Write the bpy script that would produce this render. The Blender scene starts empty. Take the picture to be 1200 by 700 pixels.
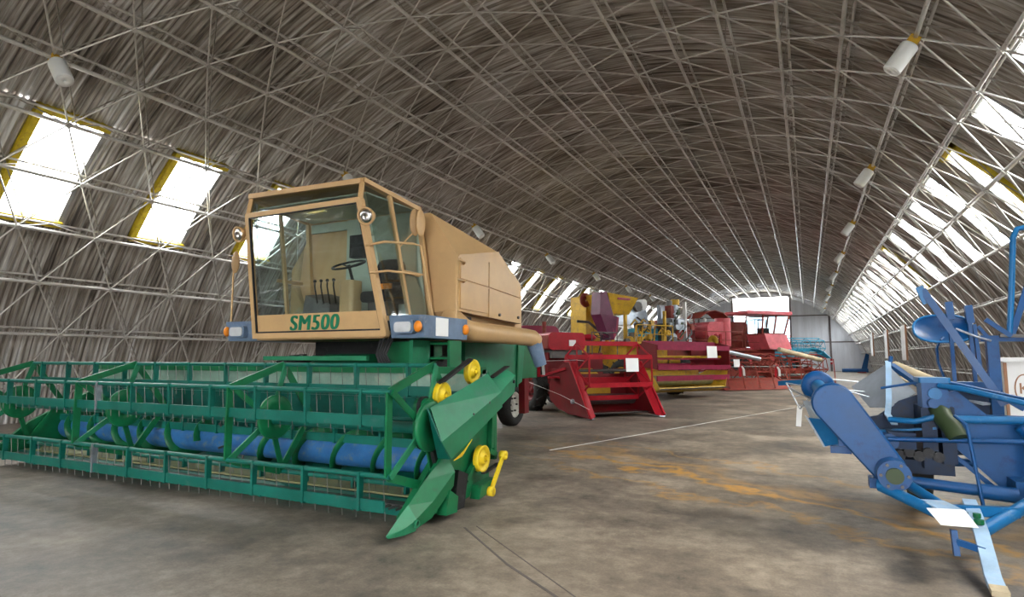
import bpy, bmesh, math, random
from mathutils import Vector, Matrix
random.seed(7)
scene = bpy.context.scene
COL = scene.collection
rad = math.radians

# ------------------------------------------------------------------ camera
cam_d = bpy.data.cameras.new('camera'); cam = bpy.data.objects.new('camera', cam_d); COL.objects.link(cam)
cam_d.sensor_fit = 'HORIZONTAL'; cam_d.sensor_width = 36.0; cam_d.lens = 21.0
cam_d.clip_start = 0.05; cam_d.clip_end = 600
cam.location = (0, 0, 1.4)
cam.rotation_euler = (rad(90 + 5.7106), 0, rad(26.255))
scene.camera = cam

# ------------------------------------------------------------------ sky, exposure
world = bpy.data.worlds.new('world'); scene.world = world; world.use_nodes = True
wn = world.node_tree; bg = wn.nodes['Background']
bg.inputs['Color'].default_value = (0.97, 0.98, 1.0, 1); bg.inputs['Strength'].default_value = 1.0
vs = scene.view_settings
vs.view_transform = 'Standard'; vs.look = 'None'; vs.gamma = 1.0; vs.use_curve_mapping = False
vs.exposure = 4.6
scene.cycles.use_denoising = True
scene.cycles.max_bounces = 8; scene.cycles.diffuse_bounces = 5; scene.cycles.glossy_bounces = 3
scene.cycles.transparent_max_bounces = 12; scene.cycles.transmission_bounces = 4
scene.cycles.sample_clamp_indirect = 6.0
scene.cycles.caustics_reflective = False; scene.cycles.caustics_refractive = False

# hall constants: a barrel vault, axis along y
XC, ZC, RS, RI, RO = -4.62, -2.05, 11.0, 10.5, 10.88
STEP = 6.175; BAY = 1.385; Y0, Y1 = -11.0, 73.7

sun_d = bpy.data.lights.new('sun', 'SUN'); sun_d.energy = 0.32; sun_d.angle = rad(20.0); sun_d.color = (1.0, 0.90, 0.74)
sun = bpy.data.objects.new('sun', sun_d); COL.objects.link(sun)
sun.rotation_euler = Vector((-.62, -.20, -.74)).to_track_quat('-Z', 'Y').to_euler()

def portal(loc, direction, sx, sy):
    d = bpy.data.lights.new('sky_portal', 'AREA'); d.shape = 'RECTANGLE'; d.size = sx; d.size_y = sy
    d.cycles.is_portal = True
    o = bpy.data.objects.new('sky_portal', d); COL.objects.link(o)
    o.location = loc; o.rotation_euler = Vector(direction).to_track_quat('-Z', 'Y').to_euler()
    return o

# ------------------------------------------------------------------ materials
MATS = {}
def _new(name):
    m = bpy.data.materials.new(name); m.use_nodes = True
    nt = m.node_tree; return m, nt, nt.nodes['Principled BSDF']
def paint(name, col, rough=0.45, metal=0.0, var=0.25, dirt=None, dirt_amt=0.35, scale=3.0, coat=0.0, bump=0.0, stretch=None):
    """painted or bare surface: base colour broken up by noise, with patches of a second colour"""
    m, nt, b = _new(name); N = nt.nodes; L = nt.links
    tc = N.new('ShaderNodeTexCoord'); src = tc.outputs['Object']
    if stretch:
        mp = N.new('ShaderNodeMapping'); mp.inputs['Scale'].default_value = stretch
        L.new(src, mp.inputs['Vector']); src = mp.outputs['Vector']
    n1 = N.new('ShaderNodeTexNoise'); n1.inputs['Scale'].default_value = scale; n1.inputs['Detail'].default_value = 6; n1.inputs['Roughness'].default_value = .65
    L.new(src, n1.inputs['Vector'])
    r1 = N.new('ShaderNodeValToRGB'); e = r1.color_ramp.elements
    e[0].position = .3; e[1].position = .7
    e[0].color = tuple(c * (1 - var) for c in col) + (1,); e[1].color = tuple(min(1, c * (1 + var)) for c in col) + (1,)
    L.new(n1.outputs['Fac'], r1.inputs['Fac'])
    out = r1.outputs['Color']
    if dirt:
        n2 = N.new('ShaderNodeTexNoise'); n2.inputs['Scale'].default_value = scale * 2.3; n2.inputs['Detail'].default_value = 8; n2.inputs['Roughness'].default_value = .72
        L.new(src, n2.inputs['Vector'])
        r2 = N.new('ShaderNodeValToRGB'); r2.color_ramp.elements[0].position = .66 - .28 * dirt_amt; r2.color_ramp.elements[1].position = .82 - .25 * dirt_amt
        L.new(n2.outputs['Fac'], r2.inputs['Fac'])
        mx = N.new('ShaderNodeMixRGB'); mx.inputs['Color2'].default_value = tuple(dirt) + (1,)
        L.new(r2.outputs['Color'], mx.inputs['Fac']); L.new(out, mx.inputs['Color1']); out = mx.outputs['Color']
    L.new(out, b.inputs['Base Color'])
    rr = N.new('ShaderNodeMapRange'); rr.inputs['To Min'].default_value = max(.05, rough - .12); rr.inputs['To Max'].default_value = min(1, rough + .15)
    L.new(n1.outputs['Fac'], rr.inputs['Value']); L.new(rr.outputs['Result'], b.inputs['Roughness'])
    b.inputs['Metallic'].default_value = metal
    if metal < .2: b.inputs['Specular IOR Level'].default_value = .3
    if coat: b.inputs['Coat Weight'].default_value = coat; b.inputs['Coat Roughness'].default_value = .2
    if bump:
        bp = N.new('ShaderNodeBump'); bp.inputs['Strength'].default_value = bump; bp.inputs['Distance'].default_value = .01
        L.new(n1.outputs['Fac'], bp.inputs['Height']); L.new(bp.outputs['Normal'], b.inputs['Normal'])
    MATS[name] = m; return m
def glass(name, tint, gl=0.10):
    m, nt, b = _new(name); N = nt.nodes; L = nt.links
    t = N.new('ShaderNodeBsdfTransparent'); t.inputs['Color'].default_value = tuple(tint) + (1,)
    g = N.new('ShaderNodeBsdfGlossy'); g.inputs['Roughness'].default_value = .04
    lw = N.new('ShaderNodeLayerWeight'); lw.inputs['Blend'].default_value = .25
    mr = N.new('ShaderNodeMapRange'); mr.inputs['To Min'].default_value = gl * .5; mr.inputs['To Max'].default_value = gl * 4
    L.new(lw.outputs['Fresnel'], mr.inputs['Value'])
    mx = N.new('ShaderNodeMixShader'); L.new(mr.outputs['Result'], mx.inputs['Fac'])
    L.new(t.outputs[0], mx.inputs[1]); L.new(g.outputs[0], mx.inputs[2])
    L.new(mx.outputs[0], N['Material Output'].inputs['Surface'])
    MATS[name] = m; return m
RUST = (.20, .09, .04); DUST = (.33, .30, .24); GRIME = (.035, .03, .025)
paint('green', (.005, .125, .045), .38, dirt=(.03, .055, .025), dirt_amt=.35)
paint('green_light', (.018, .18, .085), .42, dirt=(.05, .17, .11), dirt_amt=.4)
paint('teal', (.004, .105, .078), .4, dirt=(.07, .115, .10), dirt_amt=.32)
paint('teal_pale', (.22, .34, .27), .5, dirt=(.35, .36, .28), dirt_amt=.5)
paint('auger_blue', (.025, .12, .30), .4, dirt=(.13, .17, .17), dirt_amt=.5, scale=5)
paint('straw', (.30, .30, .15), .6, dirt=(.16, .20, .10))
paint('tan', (.56, .355, .165), .42, var=.10, dirt=(.50, .33, .16), dirt_amt=.3, scale=1.6, coat=.15)
paint('tan_dark', (.36, .22, .10), .5, var=.15)
paint('grey_blue', (.13, .19, .28), .45, dirt=(.25, .28, .32))
paint('black', (.012, .012, .013), .5, var=.3, dirt=(.05, .05, .05))
paint('rubber', (.028, .027, .026), .75, dirt=(.09, .08, .07), scale=6)
paint('rim', (.52, .50, .44), .5, dirt=(.22, .17, .11), scale=7)
paint('yellow', (.72, .52, .02), .4, dirt=(.35, .22, .03), scale=6)
paint('ochre', (.55, .33, .03), .45, dirt=(.25, .16, .06), dirt_amt=.45, scale=2.5)
paint('red', (.38, .008, .018), .4, dirt=(.28, .04, .03), dirt_amt=.3)
paint('dark_red', (.15, .008, .011), .42, dirt=(.10, .025, .015), dirt_amt=.45)
paint('maroon', (.26, .018, .055), .42, dirt=(.17, .03, .04), dirt_amt=.4)
paint('purple', (.11, .012, .048), .4, dirt=(.07, .012, .025), dirt_amt=.3)
paint('pink_red', (.60, .10, .12), .4, dirt=(.42, .08, .08), scale=2)
paint('rust_red', (.24, .035, .024), .55, dirt=RUST, dirt_amt=.5, scale=4)
paint('blue', (.001, .058, .19), .4, var=.2, dirt=(.003, .022, .10), dirt_amt=.4)
paint('blue_light', (.008, .12, .30), .36, var=.2, dirt=(.16, .26, .40), dirt_amt=.3)
paint('cyan', (.03, .28, .42), .42, dirt=(.10, .30, .38))
paint('steel', (.42, .45, .50), .34, .75, dirt=(.30, .29, .28), scale=4)
paint('tin', (.42, .47, .53), .3, .35, dirt=(.42, .38, .34), dirt_amt=.25, scale=2.5)
paint('dark_steel', (.10, .095, .09), .5, .5, dirt=RUST, dirt_amt=.25)
paint('blue_shaded', (.002, .016, .05), .55, dirt=(.01, .01, .012), dirt_amt=.5)  # binder blue with the shade of its interior put into the colour
paint('olive', (.030, .050, .018), .5, dirt=(.02, .02, .015))
paint('pale_blue', (.30, .44, .60), .4, dirt=(.42, .45, .48))
paint('canvas', (.48, .40, .27), .8, dirt=(.32, .24, .15))
paint('wood', (.38, .22, .10), .6, dirt=(.22, .12, .05), stretch=(1, 1, .2))
paint('white', (.80, .80, .78), .5, var=.04)
paint('paper', (.92, .92, .90), .6, var=.02)
paint('plastic_white', (.82, .84, .84), .35, var=.03)
paint('cab_wall', (.46, .52, .42), .5, var=.08, dirt=(.36, .42, .36))
paint('lens', (.70, .72, .74), .15, .3, var=.15)
paint('orange', (.80, .25, .02), .3, var=.1)
paint('chrome', (.75, .75, .75), .12, 1.0, var=.05)
paint('letter_green', (.01, .20, .10), .45, var=.05)
paint('letter_white', (.75, .78, .80), .5, var=.05)
paint('letter_brown', (.35, .18, .10), .5, var=.1)
paint('bar', (.60, .58, .55), .34, .65, var=.25, dirt=(.20, .16, .12), dirt_amt=.3, scale=1.5)
paint('bar_dark', (.34, .32, .29), .5, .4, var=.25, dirt=(.14, .10, .07), scale=1.5)
paint('frame_yellow', (.62, .47, .03), .5, dirt=(.38, .20, .04), dirt_amt=.45, scale=4)
paint('frame_grey', (.34, .34, .33), .5, .3, dirt=(.25, .2, .15))
paint('endwall', (.56, .58, .63), .42, .35, var=.12, dirt=(.44, .44, .48), scale=.7, stretch=(3, 3, .25))
paint('post', (.13, .11, .11), .6, dirt=(.2, .15, .12))
paint('apron', (.45, .44, .41), .9, var=.1)
glass('cab_glass', (.88, .94, .94), .12)
def translucent(name, col):
    m, nt, b = _new(name); N = nt.nodes; L = nt.links
    t = N.new('ShaderNodeBsdfTranslucent'); t.inputs['Color'].default_value = tuple(col) + (1,)
    d = N.new('ShaderNodeBsdfDiffuse'); d.inputs['Color'].default_value = tuple(col) + (1,)
    mx = N.new('ShaderNodeMixShader'); mx.inputs['Fac'].default_value = .45
    L.new(t.outputs[0], mx.inputs[1]); L.new(d.outputs[0], mx.inputs[2]); L.new(mx.outputs[0], N['Material Output'].inputs['Surface'])
    MATS[name] = m
translucent('polycarbonate', (.80, .85, .90))
glass('pane', (.96, .97, .96), .04)

def roof_material():
    m, nt, b = _new('roof_sheet'); N = nt.nodes; L = nt.links
    ge = N.new('ShaderNodeNewGeometry'); sp = N.new('ShaderNodeSeparateXYZ'); L.new(ge.outputs['Position'], sp.inputs[0])
    def mth(op, a, bb=None):
        n = N.new('ShaderNodeMath'); n.operation = op
        for i, s in enumerate((a, bb)):
            if s is None: continue
            if isinstance(s, (int, float)): n.inputs[i].default_value = s
            else: L.new(s, n.inputs[i])
        return n.outputs[0]
    ang = mth('ARCTAN2', mth('SUBTRACT', sp.outputs['X'], XC), mth('SUBTRACT', sp.outputs['Z'], ZC))
    def noise(su, sv, seed, detail=5):
        c = N.new('ShaderNodeCombineXYZ'); L.new(mth('MULTIPLY', sp.outputs['Y'], su), c.inputs[0]); L.new(mth('MULTIPLY', ang, sv), c.inputs[1]); c.inputs[2].default_value = seed
        n = N.new('ShaderNodeTexNoise'); n.inputs['Scale'].default_value = 1; n.inputs['Detail'].default_value = detail; n.inputs['Roughness'].default_value = .6
        L.new(c.outputs[0], n.inputs['Vector']); return n.outputs['Fac']
    streak = noise(12.0, 3.4, 1.0); big = noise(.55, 4.5, 7.0, 3); fine = noise(26.0, 14.0, 3.0)
    s = mth('ADD', mth('MULTIPLY', streak, .52), mth('ADD', mth('MULTIPLY', big, .24), mth('MULTIPLY', fine, .24)))
    r = N.new('ShaderNodeValToRGB'); r.color_ramp.interpolation = 'LINEAR'
    els = r.color_ramp.elements; els[0].position = .39; els[0].color = (.085, .07, .06, 1); els[1].position = .62; els[1].color = (.90, .90, .91, 1)
    q = els.new(.47); q.color = (.31, .27, .235, 1); q = els.new(.545); q.color = (.56, .53, .50, 1)
    L.new(s, r.inputs['Fac']); L.new(r.outputs['Color'], b.inputs['Base Color'])
    b.inputs['Metallic'].default_value = .5; b.inputs['Roughness'].default_value = .36
    MATS['roof_sheet'] = m
roof_material()

def floor_material():
    m, nt, b = _new('concrete'); N = nt.nodes; L = nt.links
    ge = N.new('ShaderNodeNewGeometry'); sp = N.new('ShaderNodeSeparateXYZ'); L.new(ge.outputs['Position'], sp.inputs[0])
    def noise(sc, det, rough=.6, vec=None):
        n = N.new('ShaderNodeTexNoise'); n.inputs['Scale'].default_value = sc; n.inputs['Detail'].default_value = det; n.inputs['Roughness'].default_value = rough
        L.new(vec or ge.outputs['Position'], n.inputs['Vector']); return n.outputs['Fac']
    def mth(op, a, bb=None, cl=False):
        n = N.new('ShaderNodeMath'); n.operation = op; n.use_clamp = cl
        for i, s in enumerate((a, bb)):
            if s is None: continue
            if isinstance(s, (int, float)): n.inputs[i].default_value = s
            else: L.new(s, n.inputs[i])
        return n.outputs[0]
    a = noise(.8, 9, .68); c = noise(7, 8, .7); f = noise(60, 3, .6)
    s = mth('ADD', mth('MULTIPLY', a, .6), mth('ADD', mth('MULTIPLY', c, .28), mth('MULTIPLY', f, .12)))
    r = N.new('ShaderNodeValToRGB'); e = r.color_ramp.elements
    e[0].position = .38; e[0].color = (.07, .06, .052, 1); e[1].position = .63; e[1].color = (.40, .335, .265, 1)
    q = e.new(.5); q.color = (.205, .168, .132, 1)
    L.new(s, r.inputs['Fac']); col = r.outputs['Color']
    # ochre drip trails running down the aisle past the blue machine
    wob = mth('MULTIPLY', mth('SUBTRACT', noise(.9, 4), .5), 2.6)
    wob2 = mth('MULTIPLY', mth('SUBTRACT', noise(5, 4), .5), .35)
    d = mth('ADD', mth('ADD', mth('ADD', sp.outputs['Y'], mth('MULTIPLY', sp.outputs['X'], .62)), -6.55), mth('ADD', wob, wob2))
    def trail(off, w, amt):
        k = mth('SUBTRACT', 1.0, mth('DIVIDE', mth('ABSOLUTE', mth('ADD', d, off)), w), True)
        return mth('MULTIPLY', mth('MULTIPLY', k, k), amt)
    t = mth('ADD', mth('ADD', trail(0, .24, 1.3), trail(-.55, .5, .6)), mth('ADD', trail(.8, .14, .7), trail(-1.5, .18, .6)))
    near = N.new('ShaderNodeMapRange'); near.inputs['From Min'].default_value = -4.6; near.inputs['From Max'].default_value = -2.6; L.new(sp.outputs['X'], near.inputs['Value'])
    far = N.new('ShaderNodeMapRange'); far.inputs['From Min'].default_value = 2.6; far.inputs['From Max'].default_value = 1.2; L.new(sp.outputs['X'], far.inputs['Value'])
    t = mth('MULTIPLY', t, mth('MULTIPLY', near.outputs[0], far.outputs[0]))
    t = mth('MULTIPLY', t, mth('MULTIPLY', c, 1.7), True)
    mx = N.new('ShaderNodeMixRGB'); mx.inputs['Color2'].default_value = (.46, .24, .05, 1)
    L.new(t, mx.inputs['Fac']); L.new(col, mx.inputs['Color1']); col = mx.outputs['Color']
    # oil stains
    o = N.new('ShaderNodeValToRGB'); o.color_ramp.elements[0].position = .60; o.color_ramp.elements[1].position = .72
    L.new(noise(.55, 5, .6), o.inputs['Fac'])
    mo = N.new('ShaderNodeMixRGB'); mo.blend_type = 'MULTIPLY'; mo.inputs['Color2'].default_value = (.55, .53, .52, 1)
    L.new(o.outputs['Color'], mo.inputs['Fac']); L.new(col, mo.inputs['Color1'])
    L.new(mo.outputs['Color'], b.inputs['Base Color'])
    rr = N.new('ShaderNodeMapRange'); rr.inputs['To Min'].default_value = .38; rr.inputs['To Max'].default_value = .72
    L.new(a, rr.inputs['Value']); L.new(rr.outputs[0], b.inputs['Roughness'])
    bp = N.new('ShaderNodeBump'); bp.inputs['Strength'].default_value = .25; bp.inputs['Distance'].default_value = .006
    L.new(c, bp.inputs['Height']); L.new(bp.outputs['Normal'], b.inputs['Normal'])
    MATS['concrete'] = m
floor_material()

# ------------------------------------------------------------------ mesh helpers
CUR = Vector((0, 0, 0))          # base of the thing being built when its parts are given in hall coordinates
def basis(d, up=None):
    d = Vector(d).normalized()
    u = Vector(up) if up else (Vector((0, 0, 1)) if abs(d.z) < .95 else Vector((0, 1, 0)))
    s = d.cross(u).normalized(); return d, s, s.cross(d).normalized()
class MB:
    def __init__(self): self.v = []; self.f = []; self.s = []
    def _a(self, vs, fs, sm=False):
        n = len(self.v); self.v += [tuple(x) for x in vs]
        for f in fs: self.f.append([n + i for i in f]); self.s.append(sm)
        return self
    def hexa(self, p):      # 8 points: bottom 4 then top 4
        return self._a(p, [(3, 2, 1, 0), (4, 5, 6, 7), (0, 1, 5, 4), (1, 2, 6, 5), (2, 3, 7, 6), (3, 0, 4, 7)])
    def box(self, x0, x1, y0, y1, z0, z1):
        return self.hexa([(x0, y0, z0), (x1, y0, z0), (x1, y1, z0), (x0, y1, z0), (x0, y0, z1), (x1, y0, z1), (x1, y1, z1), (x0, y1, z1)])
    def bar(self, p, q, w, h, up=None):   # rectangular bar, w sideways, h along up
        p = Vector(p); q = Vector(q); d, s, u = basis(q - p, up); s = s * w / 2; u = u * h / 2
        return self.hexa([p - s - u, p + s - u, q + s - u, q - s - u, p - s + u, p + s + u, q + s + u, q - s + u])
    def tube(self, p, q, r, n=8, r2=None, caps=True):
        p = Vector(p); q = Vector(q); d, s, u = basis(q - p); r2 = r if r2 is None else r2
        vs = []
        for c, rr in ((p, r), (q, r2)):
            for i in range(n):
                a = 2 * math.pi * i / n; vs.append(c + s * math.cos(a) * rr + u * math.sin(a) * rr)
        self._a(vs, [(i, (i + 1) % n, n + (i + 1) % n, n + i) for i in range(n)], n > 5)
        if caps: self._a(vs, [tuple(range(n))[::-1], tuple(range(n, 2 * n))])
        return self
    def path(self, pts, r, n=8):
        pts = [Vector(p) for p in pts]; vs = []; m = len(pts)
        u0 = None
        for k, p in enumerate(pts):
            d = (pts[min(k + 1, m - 1)] - pts[max(k - 1, 0)])
            d, s, u = basis(d, u0) if u0 is not None and abs(d.normalized().dot(u0)) < .95 else basis(d)
            u0 = u
            for i in range(n):
                a = 2 * math.pi * i / n; vs.append(p + s * math.cos(a) * r + u * math.sin(a) * r)
        fs = [(k * n + i, k * n + (i + 1) % n, (k + 1) * n + (i + 1) % n, (k + 1) * n + i) for k in range(m - 1) for i in range(n)]
        self._a(vs, fs, True); self._a(vs[:n], [tuple(range(n))[::-1]]); self._a(vs[-n:], [tuple(range(n))])
        return self
    def strip(self, pts, w, t, side):     # flat bar following a path; w along side vector, t thick
        pts = [Vector(p) for p in pts]; side = Vector(side).normalized() * w / 2; vs = []; m = len(pts)
        for k, p in enumerate(pts):
            d = (pts[min(k + 1, m - 1)] - pts[max(k - 1, 0)]).normalized(); nrm = d.cross(side).normalized() * t / 2
            vs += [p - side - nrm, p + side - nrm, p + side + nrm, p - side + nrm]
        fs = [(k * 4 + i, k * 4 + (i + 1) % 4, k * 4 + 4 + (i + 1) % 4, k * 4 + 4 + i) for k in range(m - 1) for i in range(4)]
        fs += [(3, 2, 1, 0), tuple(4 * (m - 1) + i for i in range(4))]
        return self._a(vs, fs)
    def prism(self, poly, axis, a, b):
        n = len(poly); mk = {'x': lambda c, t: (t, c[0], c[1]), 'y': lambda c, t: (c[0], t, c[1]), 'z': lambda c, t: (c[0], c[1], t)}[axis]
        vs = [mk(c, a) for c in poly] + [mk(c, b) for c in poly]
        return self._a(vs, [tuple(range(n))[::-1], tuple(range(n, 2 * n))] + [(i, (i + 1) % n, n + (i + 1) % n, n + i) for i in range(n)])
    def slab(self, pts, t):
        pts = [Vector(p) for p in pts]; n = len(pts)
        nr = (pts[1] - pts[0]).cross(pts[2] - pts[0]).normalized() * t / 2
        vs = [p - nr for p in pts] + [p + nr for p in pts]
        return self._a(vs, [tuple(range(n))[::-1], tuple(range(n, 2 * n))] + [(i, (i + 1) % n, n + (i + 1) % n, n + i) for i in range(n)])
    def faces(self, vs, fs, sm=False): return self._a(vs, fs, sm)
    def lathe(self, prof, c, axis, n=20, sm=True):   # prof: (radius, offset along axis), closed loop
        c = Vector(c); d, s, u = basis(axis); m = len(prof); vs = []
        for i in range(n):
            a = 2 * math.pi * i / n; e = s * math.cos(a) + u * math.sin(a)
            vs += [c + e * r + d * o for r, o in prof]
        fs = [(i * m + k, i * m + (k + 1) % m, ((i + 1) % n) * m + (k + 1) % m, ((i + 1) % n) * m + k) for i in range(n) for k in range(m)]
        return self._a(vs, fs, sm)
    def ball(self, c, rx, ry, rz, n=12, m=8):
        c = Vector(c); vs = [c + Vector((0, 0, rz))]
        for j in range(1, m):
            t = math.pi * j / m
            for i in range(n):
                a = 2 * math.pi * i / n; vs.append(c + Vector((rx * math.sin(t) * math.cos(a), ry * math.sin(t) * math.sin(a), rz * math.cos(t))))
        vs.append(c - Vector((0, 0, rz))); e = len(vs) - 1
        fs = [(0, 1 + i, 1 + (i + 1) % n) for i in range(n)]
        fs += [(1 + j * n + i, 1 + (j + 1) * n + i, 1 + (j + 1) * n + (i + 1) % n, 1 + j * n + (i + 1) % n) for j in range(m - 2) for i in range(n)]
        fs += [(e, 1 + (m - 2) * n + (i + 1) % n, 1 + (m - 2) * n + i) for i in range(n)]
        return self._a(vs, fs, True)
    def rbox(self, x0, x1, y0, y1, z0, z1, r=.05, axis='y', seg=4):   # box rounded about one axis
        (a0, a1, b0, b1, e0, e1) = {'y': (x0, x1, z0, z1, y0, y1), 'x': (y0, y1, z0, z1, x0, x1), 'z': (x0, x1, y0, y1, z0, z1)}[axis]
        poly = []
        for cx, cy, st in ((a1 - r, b1 - r, 0), (a0 + r, b1 - r, 90), (a0 + r, b0 + r, 180), (a1 - r, b0 + r, 270)):
            for k in range(seg + 1):
                t = rad(st + 90 * k / seg); poly.append((cx + r * math.cos(t), cy + r * math.sin(t)))
        return self.prism(poly, axis, e0, e1)
    def mesh(self, name, m, fix=True):
        me = bpy.data.meshes.new(name); off = CUR
        me.from_pydata([(x - off.x, y - off.y, z - off.z) for x, y, z in self.v], [], self.f)
        me.polygons.foreach_set('use_smooth', self.s)
        if fix:
            bm = bmesh.new(); bm.from_mesh(me); bmesh.ops.recalc_face_normals(bm, faces=bm.faces); bm.to_mesh(me); bm.free()
        me.materials.append(MATS[m]); me.update(); return me
    def build(self, name, m, parent=None, kind=None, label=None, fix=True):
        o = bpy.data.objects.new(name, self.mesh(name, m, fix)); COL.objects.link(o); o.parent = parent
        if kind: o['kind'] = kind
        if label: o['label'] = label
        return o
def tag(o, label, cat, group=None):
    o['label'] = label; o['category'] = cat
    if group: o['group'] = group
    return o
def thing(name, label, cat, loc=(0, 0, 0), rotz=0, group=None, hall=False):
    """Empty at the base of a thing. hall=True: parts are given in hall coordinates; else in its own frame."""
    global CUR
    o = bpy.data.objects.new(name, None); COL.objects.link(o); o.empty_display_size = .2
    o.location = loc; o.rotation_euler = (0, 0, rad(rotz)); tag(o, label, cat, group)
    CUR = Vector(loc) if hall else Vector((0, 0, 0))
    return o
def done():
    global CUR
    CUR = Vector((0, 0, 0))
def copy_obj(o, parent=None, off=(0, 0, 0)):
    c = o.copy(); COL.objects.link(c); c.parent = parent; c.location = Vector(o.location) + Vector(off); return c
def text_mesh(name, s, size, matrix, m, parent, shear=0.0, fat=0.0, depth=.004, label=None, bold=0.0):
    cu = bpy.data.curves.new(name, 'FONT'); cu.body = s; cu.size = size; cu.shear = shear; cu.offset = fat; cu.extrude = depth
    cu.space_character = 1.12; cu.align_x = 'CENTER'; cu.align_y = 'CENTER'
    t = bpy.data.objects.new(name + '_src', cu); COL.objects.link(t)
    bpy.context.view_layer.update()
    me = bpy.data.meshes.new_from_object(t.evaluated_get(bpy.context.evaluated_depsgraph_get()))
    bpy.data.objects.remove(t); bpy.data.curves.remove(cu)
    if bold:
        bm = bmesh.new(); bm.from_mesh(me); geo = list(bm.faces)
        for dx in (-bold, -bold / 2, bold / 2, bold):
            r = bmesh.ops.duplicate(bm, geom=geo); bmesh.ops.translate(bm, verts=[g for g in r['geom'] if isinstance(g, bmesh.types.BMVert)], vec=(dx, 0, abs(dx) * .05))
        bm.to_mesh(me); bm.free()
    me.transform(Matrix.Translation(-CUR) @ matrix); me.materials.clear(); me.materials.append(MATS[m])
    o = bpy.data.objects.new(name, me); COL.objects.link(o); o.parent = parent
    if label: o['label'] = label
    return o
def frame_mat(o, x, y):     # matrix with local x,y along given directions at origin o
    x = Vector(x).normalized(); y = Vector(y); z = x.cross(y).normalized(); y = z.cross(x)
    M = Matrix((x, y, z)).transposed().to_4x4(); M.translation = Vector(o); return M
def wheel(parent, c, r, w, rim='rim', lugs=0, n=28, name='wheel'):
    """tyre + rim + hub bolts, axis along x"""
    c = Vector(c); h = w / 2
    t = MB().lathe([(r * .60, -h * .8), (r * .66, -h), (r * .88, -h), (r * .97, -h * .75), (r, -h * .35), (r, h * .35), (r * .97, h * .75), (r * .88, h), (r * .66, h), (r * .60, h * .8)], c, (1, 0, 0), n)
    for k in range(lugs):
        a = 2 * math.pi * k / lugs
        for sgn in (-1, 1):
            a2 = a + sgn * .5 * math.pi / lugs
            e = Vector((0, math.cos(a2), math.sin(a2))); e2 = Vector((0, math.cos(a2 + .22), math.sin(a2 + .22)))
            t.bar(c + e * r * 1.0 + Vector((sgn * h * .02, 0, 0)), c + e2 * r * .97 + Vector((sgn * h * .92, 0, 0)), r * .07, r * .09, up=e)
    ty = t.build('tyre', 'rubber', parent)
    rm = MB().lathe([(r * .61, -h * .7), (r * .61, h * .7), (r * .55, h * .72), (r * .50, h * .35), (r * .22, h * .25), (r * .20, h * .45), (.001, h * .45), (.001, -h * .45), (r * .2, -h * .45), (r * .22, -h * .25), (r * .5, -h * .35), (r * .55, -h * .72)], c, (1, 0, 0), n)
    ro = rm.build('rim', rim, ty)
    b = MB()
    for k in range(6):
        a = 2 * math.pi * k / 6
        for sx in (-1, 1):
            p = c + Vector((sx * h * .24, math.cos(a) * r * .33, math.sin(a) * r * .33)); b.tube(p, p + Vector((sx * .05, 0, 0)), r * .045, 6)
    b.build('wheel_bolts', 'dark_steel', ty)
    return ty

# ================================================================== THE HALL
def ang_pt(a, r, y): a = rad(a); return Vector((XC + r * math.sin(a), y, ZC + r * math.cos(a)))
fl = MB().faces([(XC - 11.2, Y0, 0), (XC + 11.2, Y0, 0), (XC + 11.2, Y1, 0), (XC - 11.2, Y1, 0), (XC - 11.2, Y0, -.2), (XC + 11.2, Y0, -.2), (XC + 11.2, Y1, -.2), (XC - 11.2, Y1, -.2)],
                [(0, 1, 2, 3), (7, 6, 5, 4), (0, 4, 5, 1), (1, 5, 6, 2), (2, 6, 7, 3), (3, 7, 4, 0)]).build('floor', 'concrete', kind='structure')
def joint(p, q, w=.012):
    j = MB(); j.bar((p[0], p[1], .001), (q[0], q[1], .001), w, .003); j.build('joint', 'post', fl)
joint((-2.62, 4.42), (-1.9, 3.78), .016); joint((-1.9, 3.78), (-1.1, 3.2), .02); joint((-2.55, 4.50), (-1.05, 3.26), .008)
jl = MB(); jl.bar((-3.6, 8.6, .002), (-.4, 19.0, .002), .02, .004); jl.build('joint', 'white', fl, label='thin pale line running down the concrete aisle')
MB().faces([(-220, -220, -.06), (220, -220, -.06), (220, 260, -.06), (-220, 260, -.06)], [(0, 1, 2, 3)]).build('outside_ground', 'apron', kind='structure', fix=False)

ceiling = bpy.data.objects.new('ceiling', None); COL.objects.link(ceiling); ceiling['kind'] = 'structure'

# camera helper for choosing what shows largest
cm = Matrix.Translation(cam.location) @ cam.rotation_euler.to_matrix().to_4x4(); cmi = cm.inverted()
def in_view(p, margin=1.15):
    q = cmi @ Vector(p)
    if q.z > -.5: return None
    x = q.x / -q.z * 700 / 600; y = q.y / -q.z * 700 / 350
    return -q.z if abs(x) < margin and abs(y) < margin else None

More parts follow.
